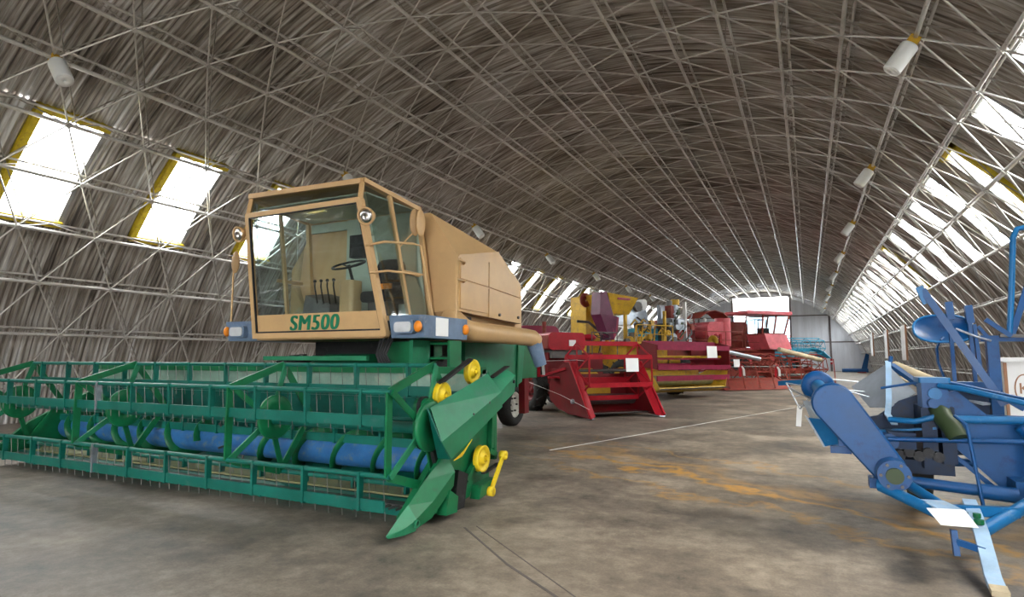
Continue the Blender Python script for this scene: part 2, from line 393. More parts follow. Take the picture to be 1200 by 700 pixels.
# windows: (side, start y, width, frame material)
WIN = []
for y, w in [(2.75, 1.25), (5.45, 1.28), (8.10, 1.30), (10.8, 1.2), (13.5, 1.15), (16.25, 1.1), (19.0, 1.1), (21.9, 1.05), (24.7, 1.02), (27.5, .95), (30.15, 1.0), (32.8, 1.05), (35.4, 1.08), (37.95, 1.1), (40.5, 1.15), (43.2, 1.1), (45.9, 1.1), (48.6, 1.1), (51.3, 1.1), (54.0, 1.1), (56.7, 1.1), (59.4, 1.1), (62.1, 1.1), (64.8, 1.1), (67.5, 1.1), (70.2, 1.1), (-2.5, 1.2), (-7.5, 1.2)]:
    WIN.append((-1, y, w, 'frame_yellow' if (y < 12 or y in (27.5, 30.15, 35.4)) else 'frame_grey'))
for y, w in [(-7.5, 1.1), (-2.4, 1.1), (2.2, 1.1), (4.85, 1.1), (7.4, 1.1), (9.95, 1.05), (12.45, 1.0), (15.1, 1.05), (17.66, 1.0), (20.11, 1.03), (22.67, 1.02), (25.1, 1.1), (27.8, 1.1), (30.1, 1.1), (32.4, 1.1), (35.1, 1.1), (37.9, 1.1), (40.5, 1.1), (43.2, 1.1), (45.9, 1.1), (48.6, 1.1), (51.3, 1.1), (54.0, 1.1), (56.7, 1.1), (59.4, 1.1), (62.1, 1.1), (64.8, 1.1), (67.5, 1.1), (70.2, 1.1)]:
    WIN.append((1, y, w, 'frame_yellow' if y in (15.1, 27.8) else 'frame_grey'))
WA0, WA1 = 43.225, 56.0          # window band, degrees from the crown
wcache = {}
win_no = 0
for side, y, w, fm in sorted(WIN, key=lambda t: (t[0], t[1])):
    win_no += 1
    a0, a1 = side * WA0, side * WA1; am = (a0 + a1) / 2
    o = bpy.data.objects.new('window_%d' % win_no, None); COL.objects.link(o); o['kind'] = 'structure'
    o.location = (XC, y, ZC)
    CUR = Vector((XC, y, ZC))
    ft = .13 if fm == 'frame_yellow' else .05; d0, d1 = (RS - .10, RS + .10) if fm == 'frame_yellow' else (RS - .04, RS + .05)
    def seg(ang0, ang1, ya, yb, ra, rb, mb):
        mb.hexa([ang_pt(ang0, ra, ya), ang_pt(ang1, ra, ya), ang_pt(ang1, ra, yb), ang_pt(ang0, ra, yb), ang_pt(ang0, rb, ya), ang_pt(ang1, rb, ya), ang_pt(ang1, rb, yb), ang_pt(ang0, rb, yb)])
    da = math.degrees(ft / RS) * side
    for (p, q, ya, yb) in ((a0, am, y, y + ft), (am, a1, y, y + ft), (a0, am, y + w - ft * .6, y + w), (am, a1, y + w - ft * .6, y + w), (a0, a0 + da, y, y + w), (a1 - da, a1, y, y + w)):
        yel = fm == 'frame_yellow' and (ya == y or (p, q) == (a0, a0 + da))
        mb = MB(); seg(p, q, ya, yb, d0 if yel else RS - .03, d1, mb); mb.build('frame_bar', fm if yel else 'frame_grey', o)
    for p, q in ((a0, am), (am, a1)):
        mb = MB(); seg(p, q, y + ft * .5, y + w - ft * .4, RS + .02, RS + .026, mb); mb.build('pane', 'pane', o)
    c = ang_pt(am, RS + .12, y + w / 2)
    portal(c, Vector((XC, c.y, ZC)) - c, w, 2.4)
done()

# corrugated roof sheets
def sheet_mesh(w, a_half, name='roof_sheet'):
    pitch = w / max(2, round(w / .106)); nx = int(round(w / pitch)) * 4; ny = 5; vs = []
    for i in range(nx + 1):
        yy = w * i / nx; off = .024 * math.cos(2 * math.pi * yy / pitch)
        for k in range(ny + 1):
            a = rad(-a_half + 2 * a_half * k / ny); r = RS + off
            vs.append((r * math.sin(a), yy, r * math.cos(a)))
    fs = [(i * (ny + 1) + k, i * (ny + 1) + k + 1, (i + 1) * (ny + 1) + k + 1, (i + 1) * (ny + 1) + k) for i in range(nx) for k in range(ny)]
    return vs, fs
bands = [(-80, -68), (-68, -56.0), (-56.0, -43.225), (-43.225, -30.875)] + [(-30.875 + 12.35 * k, -30.875 + 12.35 * (k + 1)) for k in range(5)] + [(30.875, 43.225), (43.225, 56.0), (56.0, 68), (68, 80)]
sheets = []; scache = {}
for bi, (a0, a1) in enumerate(bands):
    am = (a0 + a1) / 2; ah = (a1 - a0) / 2 + .35
    gaps = []
    if abs(abs(am) - 49.6) < .5:
        gaps = sorted((y, y + w) for s, y, w, _ in WIN if s * am > 0); ah -= .35
    y = Y0; spans = []
    for g0, g1 in gaps + [(Y1, Y1)]:
        n = max(1, round((g0 - y) / 1.06)); spans += [(y + (g0 - y) * i / n, (g0 - y) / n) for i in range(n)]; y = g1
    for y, w in spans:
        if w > .05: sheets.append((am, ah, y, w, bi))
def sheet_data(w, ah):
    key = (round(w, 2), round(ah, 2))
    if key not in scache:
        vs, fs = sheet_mesh(w + .012, ah); me = bpy.data.meshes.new('roof_sheet'); me.from_pydata(vs, [], fs)
        me.polygons.foreach_set('use_smooth', [True] * len(fs)); me.materials.append(MATS['roof_sheet']); scache[key] = (me, vs, fs)
    return scache[key]
def dist_key(s):
    d = in_view(ang_pt(s[0], RS, s[2] + s[3] / 2)); return d if d else 1e3 + abs(s[2])
sheets.sort(key=dist_key)
rest = MB()
for i, (am, ah, y, w, bi) in enumerate(sheets):
    me, vs, fs = sheet_data(w, ah)
    sc = 1 + (.0022 if bi % 2 else 0) + random.uniform(-.0006, .0006)
    M = Matrix.Translation((XC, y, ZC)) @ Matrix.Rotation(rad(am), 4, 'Y') @ Matrix.Diagonal((sc, 1, sc, 1))
    if i < 300:
        o = bpy.data.objects.new('roof_sheet', me); COL.objects.link(o); o.parent = ceiling; o.matrix_local = M
    else:
        rest.faces([M @ Vector(v) for v in vs], fs, True)
rest.build('roof_sheet_rest', 'roof_sheet', ceiling, kind='stuff', fix=False)

# steel lattice: a purlin truss on every row, staggered nodes, diagonal bars between rows, a second layer against the sheets
ROWS = range(-12, 13)
def node(k, j, r): return ang_pt(k * STEP, r, 6.5 + j * BAY + (BAY / 2 if k % 2 else 0))
JN = range(int((Y0 - 6.5) / BAY), int((Y1 - 6.5) / BAY))
for k in ROWS:
    p = MB(); p.tube(ang_pt(k * STEP, RI, Y0), ang_pt(k * STEP, RI, Y1), .036, 6); p.tube(ang_pt(k * STEP, RO, Y0), ang_pt(k * STEP, RO, Y1), .026, 6)
    po = p.build('purlin', 'bar', ceiling)
    wbm = MB(); nd = MB()
    for j in JN:
        a = node(k, j, RI); b0 = ang_pt(k * STEP, RO, a.y - BAY / 2); b1 = ang_pt(k * STEP, RO, a.y + BAY / 2)
        wbm.tube(a, b0, .011, 4, caps=False); wbm.tube(a, b1, .011, 4, caps=False)
        d = (a - Vector((XC, a.y, ZC))).normalized(); nd.tube(a - d * .05, a + d * .04, .05, 6)
    wbm.build('lacing_bar', 'bar_dark', po, kind='stuff', fix=False); nd.build('node_joint', 'bar', po, kind='stuff', fix=False)
bars = []
for k in range(-12, 12):
    for j in JN:
        a = node(k, j, RI)
        for dj in ((0, -1) if k % 2 == 0 else (0, 1)):
            b = node(k + 1, j + dj, RI); bars.append((k, j, dj, a, b))
CUR = Vector((0, 0, 0))
def bar_key(t):
    d = in_view((t[3] + t[4]) / 2, 1.05); return d if d else 1e3 + (t[3] - cam.location).length
bars.sort(key=bar_key)
bmesh_cache = {}
for sgn in (1, -1):
    v0 = Vector((RI * math.sin(rad(-STEP / 2)), 0, RI * math.cos(rad(-STEP / 2)))); v1 = Vector((RI * math.sin(rad(STEP / 2)), sgn * BAY / 2, RI * math.cos(rad(STEP / 2))))
    bmesh_cache[sgn] = MB().tube(v0, v1, .016, 6, caps=False).mesh('lattice_bar', 'bar')
rb = MB(); outer = MB()
for i, (k, j, dj, a, b) in enumerate(bars):
    sgn = 1 if b.y > a.y else -1
    if i < 300:
        o = bpy.data.objects.new('lattice_bar', bmesh_cache[sgn]); COL.objects.link(o); o.parent = ceiling
        o.matrix_local = Matrix.Translation((XC, a.y, ZC)) @ Matrix.Rotation(rad((k + .5) * STEP), 4, 'Y')
    else: rb.tube(a, b, .016, 4, caps=False)
    if abs(k + .5) > 4:
        oa, ob = node(k, j, RO - .04), node(k + 1, j + dj, RO - .04); oa.y += .22; ob.y += .22; outer.tube(oa, ob, .013, 4, caps=False)
rb.build('lattice_bar_rest', 'bar', ceiling, kind='stuff', fix=False)
outer.build('outer_lattice_bar', 'bar_dark', ceiling, kind='stuff', fix=False)
# feet of the lattice
ft = MB()
for s in (-12, 12):
    for j in JN:
        a = node(s, j, RI); ft.tube(a, (a.x + (.22 if s > 0 else -.22), a.y + BAY / 2, 0.0), .019, 4, caps=False); ft.tube(a, (a.x + (.22 if s > 0 else -.22), a.y - BAY / 2, 0.0), .019, 4, caps=False)
ft.build('foot_bar', 'bar', ceiling, kind='stuff', fix=False)

# far end wall: framed sheets, bright opening high in the middle
wf = bpy.data.objects.new('wall_far', None); COL.objects.link(wf); wf['kind'] = 'structure'; wf.location = (XC, Y1, 0); CUR = Vector((XC, Y1, 0))
def arch(x): return math.sqrt(max(0, (RS + .02) ** 2 - (x - XC) ** 2)) + ZC
tiers = [0, 3.15, 6.1, 8.35, 20]; OX0, OX1 = -7.65, -1.6
edges = [OX0, OX1, 2.25, -11.5, -15.42, 6.19]
xs = []
es = sorted(edges)
for a, b in zip(es, es[1:]):
    n = max(1, round((b - a) / 1.25)); xs += [(a + (b - a) * i / n, a + (b - a) * (i + 1) / n) for i in range(n)]
for x0, x1 in xs:
    for t0, t1 in zip(tiers, tiers[1:]):
        h0, h1 = min(t1, arch(x0)), min(t1, arch(x1))
        if max(h0, h1) <= t0 + .02: continue
        if OX0 - .01 <= x0 and x1 <= OX1 + .01 and t0 == 6.1: continue
        dy = random.choice((0, .02, .035))
        xc_ = math.sqrt(max(0, (RS + .02) ** 2 - (t0 - ZC) ** 2))
        if h0 <= t0: poly = [(XC - xc_, t0), (x1, t0), (x1, h1)]
        elif h1 <= t0: poly = [(x0, t0), (XC + xc_, t0), (x0, h0)]
        else: poly = [(x0, t0), (x1, t0), (x1, h1), ((x0 + x1) / 2, min(t1, arch((x0 + x1) / 2))), (x0, h0)]
        if OX0 - .01 <= x0 and x1 <= OX1 + .01 and t0 < 6: MB().prism(poly, 'y', Y1 - .03 - dy, Y1 - .025 - dy).build('door_sheet', 'polycarbonate', wf)
        else: MB().prism(poly, 'y', Y1 - .06 - dy, Y1 + .06).build('wall_sheet', 'endwall', wf)
for x in (OX0, OX1, 2.25, -11.5): MB().box(x - .1, x + .1, Y1 - .22, Y1 - .05, 0, arch(x)).build('post', 'post', wf)
for z in (3.15, 6.1, 8.35):
    hw = math.sqrt((RS) ** 2 - (z - ZC) ** 2); MB().box(XC - hw, XC + hw, Y1 - .18, Y1 - .05, z - .06, z + .06).build('girt', 'post', wf)
rim = [ang_pt(a, RS - .06, Y1 - .1) for a in range(-79, 80, 4)]
MB().strip(rim, .22, .12, (0, 1, 0)).build('rim_strip', 'post', wf)
for i in range(3):
    x0 = OX0 + (OX1 - OX0) * i / 3; x1 = OX0 + (OX1 - OX0) * (i + 1) / 3
    MB().box(x0 + .05, x1 - .05, Y1 - .02, Y1 - .01, 6.18, 8.27).build('pane', 'pane', wf)
done()
portal(((OX0 + OX1) / 2, Y1 + .3, 4.2), (0, -1, 0), 6.0, 8.4)
# near end wall behind the viewer, unseen, with a doorway added to light the foreground
wn_ = bpy.data.objects.new('wall_near', None); COL.objects.link(wn_); wn_['kind'] = 'structure'; wn_.location = (XC, Y0, 0); CUR = Vector((XC, Y0, 0))
DX0, DX1, DZ = -4.6, 3.4, 4.8
es = [XC - 10.7 + (DX0 - XC + 10.7) * i / 4 for i in range(4)] + [DX0 + (DX1 - DX0) * i / 8 for i in range(8)] + [DX1 + (XC + 10.7 - DX1) * i / 4 for i in range(5)]
for x0, x1 in zip(es, es[1:]):
    z0 = DZ if x0 >= DX0 - .01 and x1 <= DX1 + .01 else 0
    MB().prism([(x0, z0), (x1, z0), (x1, max(z0 + .05, arch(x1))), (x0, max(z0 + .05, arch(x0)))], 'y', Y0 - .06, Y0 + .06).build('wall_sheet', 'endwall', wn_)
done()
portal(((DX0 + DX1) / 2, Y0 - .1, DZ / 2), (0, 1, 0), DX1 - DX0, DZ)

# hanging lamps on rows 6 and -6
def lamp_proto():
    t = thing('ceiling_lamp', '', 'lamp')
    MB().box(-.08, .08, -.07, .07, -.12, .02).build('bracket', 'ochre', t)
    hs = MB().lathe([(.001, -.12), (.125, -.12), (.135, -.15), (.135, -.55), (.125, -.57), (.001, -.57)], (0, 0, 0), (0, 0, 1), 20); hs.build('shade', 'plastic_white', t)
    MB().lathe([(.02, -.572), (.118, -.572), (.118, -.578), (.02, -.578)], (0, 0, 0), (0, 0, 1), 20).build('diffuser', 'white', t)
    return t
lp = lamp_proto(); first = True
ordw = ['nearest', 'second nearest', 'third nearest', 'fourth nearest', 'fifth nearest', 'sixth nearest', 'seventh nearest', 'eighth nearest', 'ninth nearest', 'farthest']
for side in (1, -1):
    js = [3 + 5 * i for i in range(10)] if side > 0 else [-1 + 5 * i for i in range(10)]
    js = [j for j in js if node(6 * side, j, RI).y < Y1 - 1]
    for i, j in enumerate(js):
        o = lp if first else copy_obj(lp)
        if not first:
            for ch in lp.children: copy_obj(ch, o)
        first = False
        o.location = node(6 * side, j, RI); o.rotation_euler = (0, rad(6 * side * STEP), 0)
        tag(o, 'white cylinder lamp on the %s roof row, %s one' % ('right' if side > 0 else 'left', ordw[min(i, 9)]), 'lamp', 'cylinder lamps along the roof')

# ================================================================== GREEN AND TAN COMBINE, nearest on the left
cb = thing('combine_harvester', 'large combine with tan cab and tank marked SM500 and wide green header', 'combine harvester', (-6.15, 7.2, 0), hall=True)
HX0, HX1 = -9.55, -2.98      # header span
# --- header trough
hd = MB(); hd.prism([(4.35, .14), (4.40, .18), (4.75, .16), (5.05, .17), (5.25, .30), (5.33, .55), (5.35, 1.06), (5.41, 1.06), (5.39, .5), (5.30, .24), (5.1, .10), (4.4, .08)], 'x', HX0, HX1)
hdo = hd.build('header_trough', 'teal', cb)
MB().box(HX0, HX1, 5.36, 5.46, 1.06, 1.28).build('back_sheet', 'teal_pale', hdo)
MB().box(HX0, HX1, 5.30, 5.42, .86, .98).build('back_beam', 'teal', hdo)
MB().box(HX0, HX1, 5.28, 5.44, 1.24, 1.31).build('top_beam', 'green', hdo)
MB().box(HX0 + .1, HX1, 4.42, 4.95, .185, .20).build('trough_floor', 'straw', hdo)
kb = MB(); kb.box(HX0, HX1, 4.26, 4.38, .13, .16)
x = HX0 + .05
while x < HX1: kb.prism([(x - .022, 4.28), (x + .022, 4.28), (x, 4.14)], 'z', .14, .155); x += .076
kb.build('knife_bar', 'dark_steel', hdo)
for x in (-4.4, -6.0, -7.6, -9.0): MB().box(x - .08, x + .08, 4.5, 4.95, 0.0, .12).build('skid_block', 'wood', hdo)
# end plates
for x in (HX0, HX1):
    MB().prism([(4.0, .12), (4.5, .55), (5.3, .95), (5.45, 1.25), (5.45, .2), (4.8, .08)], 'x', x - .03, x + .03).build('end_plate', 'green', cb)
# --- auger with spiral flights
ag = MB().tube((HX0 + .05, 4.98, .43), (HX1 - .05, 4.98, .43), .15, 20).build('auger', 'auger_blue', cb)
def flight(xa, xb, turns, hand, m='green'):
    n = int(turns * 20); vs = []; r0, r1 = .15, .235
    for i in range(n + 1):
        t = i / n; a = hand * 2 * math.pi * turns * t; x = xa + (xb - xa) * t
        for r in (r0, r1):
            for dx in (-.006, .006): vs.append((x + dx, 4.98 + r * math.cos(a), .43 + r * math.sin(a)))
    fs = []
    for i in range(n):
        b = i * 4; c = b + 4; fs += [(b, b + 2, c + 2, c), (b + 1, c + 1, c + 3, b + 3), (b + 2, b + 3, c + 3, c + 2)]
    MB().faces(vs, fs, True).build('auger_flight', m, ag)
flight(HX0 + .1, -6.5, 5.5, 1); flight(-5.7, HX1 - .1, 5.0, -1)
for k in range(6):
    x = -6.45 + .14 * k; a = k * 1.1
    MB().tube((x, 4.98, .43), (x, 4.98 + .27 * math.cos(a), .43 + .27 * math.sin(a)), .012, 6).build('retract_finger', 'dark_steel', ag)
# --- reel: five bats on pentagon spiders
RYC, RZC, RR = 4.30, .805, .5575
SP = [-2.98, -4.80, -7.22, -9.5]
def rv(k, r=RR): a = rad(72 * k); return (RYC + r * math.cos(a), RZC + r * math.sin(a))
MB().tube((SP[-1], RYC, RZC), (SP[0], RYC, RZC), .05, 12).build('reel_shaft', 'teal', cb)
for s in SP:
    m = MB()
    for k in range(5):
        (ya, za), (yb, zb) = rv(k), rv(k + 1)
        m.bar((s, ya, za), (s, yb, zb), .018, .07, up=(0, -(zb - za), yb - ya))
    so = m.build('reel_spider', 'green', cb)
    for k in range(5):
        y, z = rv(k); a = rad(72 * k)
        MB().bar((s + .03, RYC + .1 * math.cos(a), RZC + .1 * math.sin(a)), (s + .03, y, z), .016, .055, up=(0, -math.sin(a), math.cos(a))).build('spider_arm', 'green_light' if k % 2 else 'green', so)
    MB().lathe([(.001, .05), (.20, .05), (.215, .06), (.215, .085), (.20, .095), (.001, .095)], (s, RYC + .02, RZC + .02), (1, 0, 0), 24).build('hub_disc', 'green', so)
for k in range(5):
    y, z = rv(k)
    bo = MB().tube((SP[-1] - .05, y, z), (SP[0] + .02, y, z), .021, 10).build('reel_bat', 'teal', cb)
    MB().box(SP[-1], SP[0] - .03, y - .012, y + .012, z - .27, z - .185).build('bat_board', 'teal', bo)
    x = SP[-1] + .25; i = 0
    while x < SP[0] - .05:
        am = MB(); am.prism([(y - .03, z + .02), (y + .03, z + .02), (y + .022, z - .28), (y - .022, z - .28)], 'x', x - .012, x + .012); am.build('bat_arm', 'steel' if i == 4 and k in (2, 3) else 'teal', bo)
        x += .60; i += 1
    tn = MB(); x = SP[-1] + .1
    while x < SP[0] - .04: tn.tube((x, y, z - .02), (x + .01, y + .02, z - .34), .0035, 4); x += .145
    tn.build('tine_row', 'dark_steel', bo)
# reel end drum and carrying arm at the near end
dr = MB().rbox(-3.03, -2.91, 4.24, 4.40, .64, 1.06, .075, 'x').build('reel_drum', 'green', cb)
MB().rbox(-2.985, -2.955, 4.225, 4.415, .625, 1.075, .085, 'x').build('drum_band', 'black', dr)
MB().bar((-2.87, 5.35, 1.1), (-2.87, 4.35, .86), .05, .09).build('reel_arm', 'green', cb)
MB().bar((-2.93, 4.42, .62), (-2.93, 4.55, .3), .05, .1).build('drum_bracket', 'black', cb)
# --- near end: folded side shield, divider nose, drive
sx0, sx1 = -2.86, -2.70
sh = MB()
def shp(y, z, x): return (x, y, z)
F = [(4.22, .99), (4.20, .72), (4.40, .55)]; Bk = [(5.22, 1.25), (5.26, 1.07), (5.34, .92)]
sh.hexa([shp(*F[0], -2.84), shp(*F[1], -2.71), shp(*F[2], -2.74), shp(F[2][0], F[2][1], -2.86), shp(*Bk[0], -2.84), shp(*Bk[1], -2.71), shp(*Bk[2], -2.74), shp(Bk[2][0], Bk[2][1], -2.86)])
sho = sh.build('side_shield', 'green_light', cb)
MB().hexa([(-2.86, 4.20, .98), (-2.715, 4.185, .73), (-2.745, 4.385, .55), (-2.87, 4.385, .55), (-2.86, 4.215, .99), (-2.715, 4.20, .73), (-2.745, 4.40, .55), (-2.87, 4.40, .55)]).build('shield_cap', 'teal', sho)
for yy in (4.72, 5.02): MB().box(-2.716, -2.704, yy - .006, yy + .006, .80 + (yy - 4.4) * .28, .82 + (yy - 4.4) * .28).build('rivet', 'dark_steel', sho)
sr = MB().hexa([(-2.83, 5.24, 1.18), (-2.73, 5.24, 1.05), (-2.75, 5.36, .94), (-2.85, 5.36, .94), (-2.83, 5.58, 1.30), (-2.73, 5.62, 1.22), (-2.75, 5.64, 1.05), (-2.85, 5.62, 1.02)]).build('rear_shield', 'green_light', cb)
MB().slab([(-2.79, 5.26, 1.21), (-2.79, 5.6, 1.315), (-2.85, 5.6, 1.315), (-2.85, 5.26, 1.21)], .01).build('shield_lid', 'black', sr)
MB().lathe([(.001, 0), (.018, 0), (.018, .012), (.001, .012)], (-2.735, 5.58, 1.16), (1, 0, 0), 10).build('latch_hole', 'black', sr)
# side plate below the shield
MB().prism([(4.1, .16), (4.45, .54), (5.3, .90), (5.3, .42), (5.05, .30), (4.95, .12), (4.6, .07), (4.3, .10)], 'x', -2.93, -2.88).build('side_plate', 'green', cb)
MB().prism([(4.55, .08), (4.72, .08), (4.78, .36), (4.62, .42)], 'x', -2.87, -2.80).build('knife_box', 'black', cb)
MB().prism([(4.40, .08), (4.58, .07), (4.60, .20), (4.46, .28)], 'x', -2.88, -2.79).build('shoe_plate', 'green', cb)
MB().prism([(4.95, .10), (5.25, .14), (5.30, .24), (5.0, .22)], 'x', -2.88, -2.78).build('drive_case', 'green', cb)
# nose: three lofted sections
def loft(name, secs, m, parent):
    n = len(secs[0]); vs = [p for s in secs for p in s]
    fs = [(k * n + i, k * n + (i + 1) % n, (k + 1) * n + (i + 1) % n, (k + 1) * n + i) for k in range(len(secs) - 1) for i in range(n)]
    fs += [tuple(range(n))[::-1], tuple((len(secs) - 1) * n + i for i in range(n))]
    return MB().faces(vs, fs).build(name, m, parent)
def sec(x, y, zt, zb, w): return [(x, y, zt), (x + w * .55, y + .02, zb + (zt - zb) * .45), (x + w * .42, y + .03, zb), (x - w * .42, y + .03, zb), (x - w * .55, y + .02, zb + (zt - zb) * .45)]
ns = loft('divider_nose', [sec(-2.885, 3.72, .075, .05, .02), sec(-2.88, 3.86, .175, .045, .10), sec(-2.875, 3.98, .25, .05, .13)], 'green_light', cb)
loft('divider_body', [sec(-2.875, 3.98, .245, .06, .12), sec(-2.87, 4.2, .40, .10, .13), sec(-2.86, 4.5, .58, .30, .15)], 'green', cb)
MB().lathe([(.018, -.01), (.03, -.01), (.03, .01), (.018, .01)], (-2.79, 3.98, .115), (1, 0, 0), 14).build('nose_ring', 'green_light', ns)
def pulley(c, r, w=.05, m='yellow', parent=cb):
    p = MB().lathe([(.03, -w / 2), (r * .82, -w / 2), (r, -w * .5), (r * .88, 0), (r, w * .5), (r * .82, w / 2), (r * .75, w * .2), (r * .4, w * .2), (r * .35, w * .9), (.03, w * .9)], c, (1, 0, 0), 26).build('pulley', m, parent)
    MB().tube((c[0] - .02, c[1], c[2]), (c[0] + w * 1.4, c[1], c[2]), .018, 8).build('pulley_hub', m, p)
    return p
pulley((-2.80, 5.03, .46), .125); pulley((-2.92, 5.05, 1.27), .12); pulley((-2.92, 4.52, 1.07), .12)
MB().bar((-2.92, 4.48, 1.18), (-2.92, 5.02, 1.39), .05, .025).build('drive_belt', 'black', cb)
MB().bar((-2.92, 4.56, .955), (-2.92, 5.10, 1.155), .05, .025).build('drive_belt', 'black', cb)
MB().bar((-2.80, 5.06, .32), (-2.80, 5.36, .36), .04, .02).build('drive_belt', 'black', cb)
lv = MB().bar((-2.76, 5.40, .44), (-2.76, 5.14, .14), .02, .05).build('crank_rod', 'yellow', cb)
for y, z in ((5.40, .44), (5.14, .14)): MB().lathe([(.012, -.03), (.045, -.03), (.045, .03), (.012, .03)], (-2.76, y, z), (1, 0, 0), 14).build('rod_eye', 'yellow', lv)
MB().slab([(-2.73, 4.42, .535), (-2.725, 4.58, .60), (-2.725, 4.72, .68), (-2.73, 4.55, .55)], .01).build('warning_patch', 'yellow', cb)
for p, q in (((-2.85, 5.25, .5), (-2.85, 5.4, .44)), ((-2.85, 5.3, .52), (-2.85, 5.32, .9)), ((-2.86, 5.38, .40), (-2.86, 5.38, .95)), ((-2.84, 4.8, .3), (-2.84, 5.03, .46))):
    MB().bar(p, q, .05, .05).build('strut', 'green', cb)
# --- feeder house and lower body
MB().hexa([(-6.9, 5.40, .20), (-5.4, 5.40, .20), (-5.4, 7.4, .85), (-6.9, 7.4, .85), (-6.9, 5.40, .80), (-5.4, 5.40, .80), (-5.4, 7.4, 1.50), (-6.9, 7.4, 1.50)]).build('feeder_house', 'green', cb)
for yy, zz in ((5.9, 1.0), (6.5, 1.24), (6.25, 1.40)): MB().bar((-7.1, yy, zz), (-5.2, yy, zz), .06, .06).build('feeder_bar', 'green_light', cb)
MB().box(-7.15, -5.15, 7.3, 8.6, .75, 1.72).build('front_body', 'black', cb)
for s in (-1, 1):
    MB().tube((-6.15 + s * .4, 7.35, .72), (-6.15 + s * 1.1, 7.35, .72), .14, 12).build('axle_end', 'green', cb)
    wheel(cb, (-6.15 + s * 1.30, 7.35, .72), .72, .5, rim='rim', lugs=16)
bd = MB().prism([(8.45, 1.70), (10.75, 1.70), (10.62, .95), (9.9, .72), (9.1, .62), (8.7, .80), (8.45, 1.2)], 'x', -7.25, -5.02).build('thresher_body', 'green_light', cb)
MB().bar((-5.0, 10.35, .85), (-5.0, 10.4, 1.66), .03, .05).build('body_rib', 'green', bd)
MB().box(-7.2, -5.1, 10.75, 11.5, 1.0, 1.9).build('straw_hood', 'green', cb)
MB().box(-5.25, -5.12, 10.95, 11.15, .3, 1.2).build('rear_stay', 'dark_red', cb)
# green cabinet and ladder beside the front wheel
cbn = MB().box(-5.15, -4.72, 6.55, 6.62, 1.12, 1.62).build('cabinet', 'green', cb)
MB().box(-4.72, -4.66, 6.5, 7.0, 1.15, 1.64).build('cabinet_side', 'green_light', cb)
for z in (1.18, 1.40, 1.60): MB().box(-4.66, -4.36, 6.9, 7.2, z - .015, z + .015).build('ladder_step', 'green', cb)
for x in (-4.68, -4.36): MB().box(x - .02, x + .02, 6.9, 7.2, 1.1, 1.64).build('ladder_side', 'green', cb)
hs = MB()
for k in range(5): hs.path([(-5.05 + .05 * k, 6.35, 1.7), (-5.08 + .06 * k, 6.28 - .03 * k, 1.45), (-5.0 + .05 * k, 6.3, 1.22), (-5.1 + .02 * k, 6.5, 1.0)], .018, 6)
hs.build('hydraulic_hose', 'black', cb)
# rear steering wheels
for s in (-1, 1): wheel(cb, (-6.27 + s * .67, 11.3, .44), .44, .28)
MB().tube((-6.85, 11.3, .5), (-5.65, 11.3, .5), .07, 10).build('rear_axle', 'green', cb)
MB().box(-6.35, -6.15, 11.2, 11.4, .5, 1.1).build('axle_pivot', 'green', cb)

# --- cab
def yf(z): return 6.0 + (3.47 - z) / 1.76 * .2
def xr(z): return -5.18 + (3.47 - z) / 1.76 * .30
def xl(z): return -7.27 + (3.47 - z) / 1.76 * .03
FT, FB = 3.47, 1.70
cf = MB()
cf.bar((xl(FB), yf(FB), FB), (xl(FT), yf(FT), FT), .07, .07); cf.bar((xr(FB), yf(FB), FB), (xr(FT), yf(FT), FT), .08, .08)
cf.bar((xl(FT), 6.0, FT), (-7.32, 6.10, 3.79), .06, .06); cf.bar((xr(FT), 6.0, FT), (-5.24, 6.10, 3.75), .06, .06)
cf.bar((xl(FT) - .03, 6.0, FT), (xr(FT) + .03, 6.0, FT), .07, .07); cf.bar((xl(FB) - .03, yf(FB), FB + .02), (xr(FB) + .03, yf(FB), FB + .02), .08, .08)
cf.bar((-7.34, 6.08, 3.79), (-5.22, 6.08, 3.75), .08, .07)
for s, xt, xb in ((-1, -7.34, -7.24), (1, -5.22, -4.90)):
    cf.bar((xt, 6.08, 3.77), (xt + .08 * (s > 0), 7.25, 3.62), .07, .06)
    cf.bar((xt + .03, 6.62, 3.68), (xb - .02 * s, 6.78, 1.9), .05, .05)
    cf.bar((xt + .08 * (s > 0), 7.24, 3.62), (xb, 7.30, 1.9), .06, .06)
    cf.bar((xb, 6.2, 1.92), (xb, 7.3, 1.92), .06, .06)
    cf.bar((xt + .12 * s, 6.76, 2.62), (xt + .12 * s, 7.26, 2.62), .05, .05)
cf.bar((-7.3, 7.26, 3.62), (-5.14, 7.26, 3.62), .06, .06)
cfo = cf.build('cab_frame', 'tan', cb)
MB().hexa([(-7.34, 6.06, 3.78), (-5.22, 6.06, 3.74), (-5.12, 7.3, 3.61), (-7.34, 7.3, 3.65), (-7.34, 6.06, 3.82), (-5.22, 6.06, 3.78), (-5.12, 7.3, 3.66), (-7.34, 7.3, 3.70)]).build('cab_roof', 'tan', cb)
MB().box(-7.24, -4.92, 6.22, 7.3, 1.66, 1.76).build('cab_floor', 'tan_dark', cb)
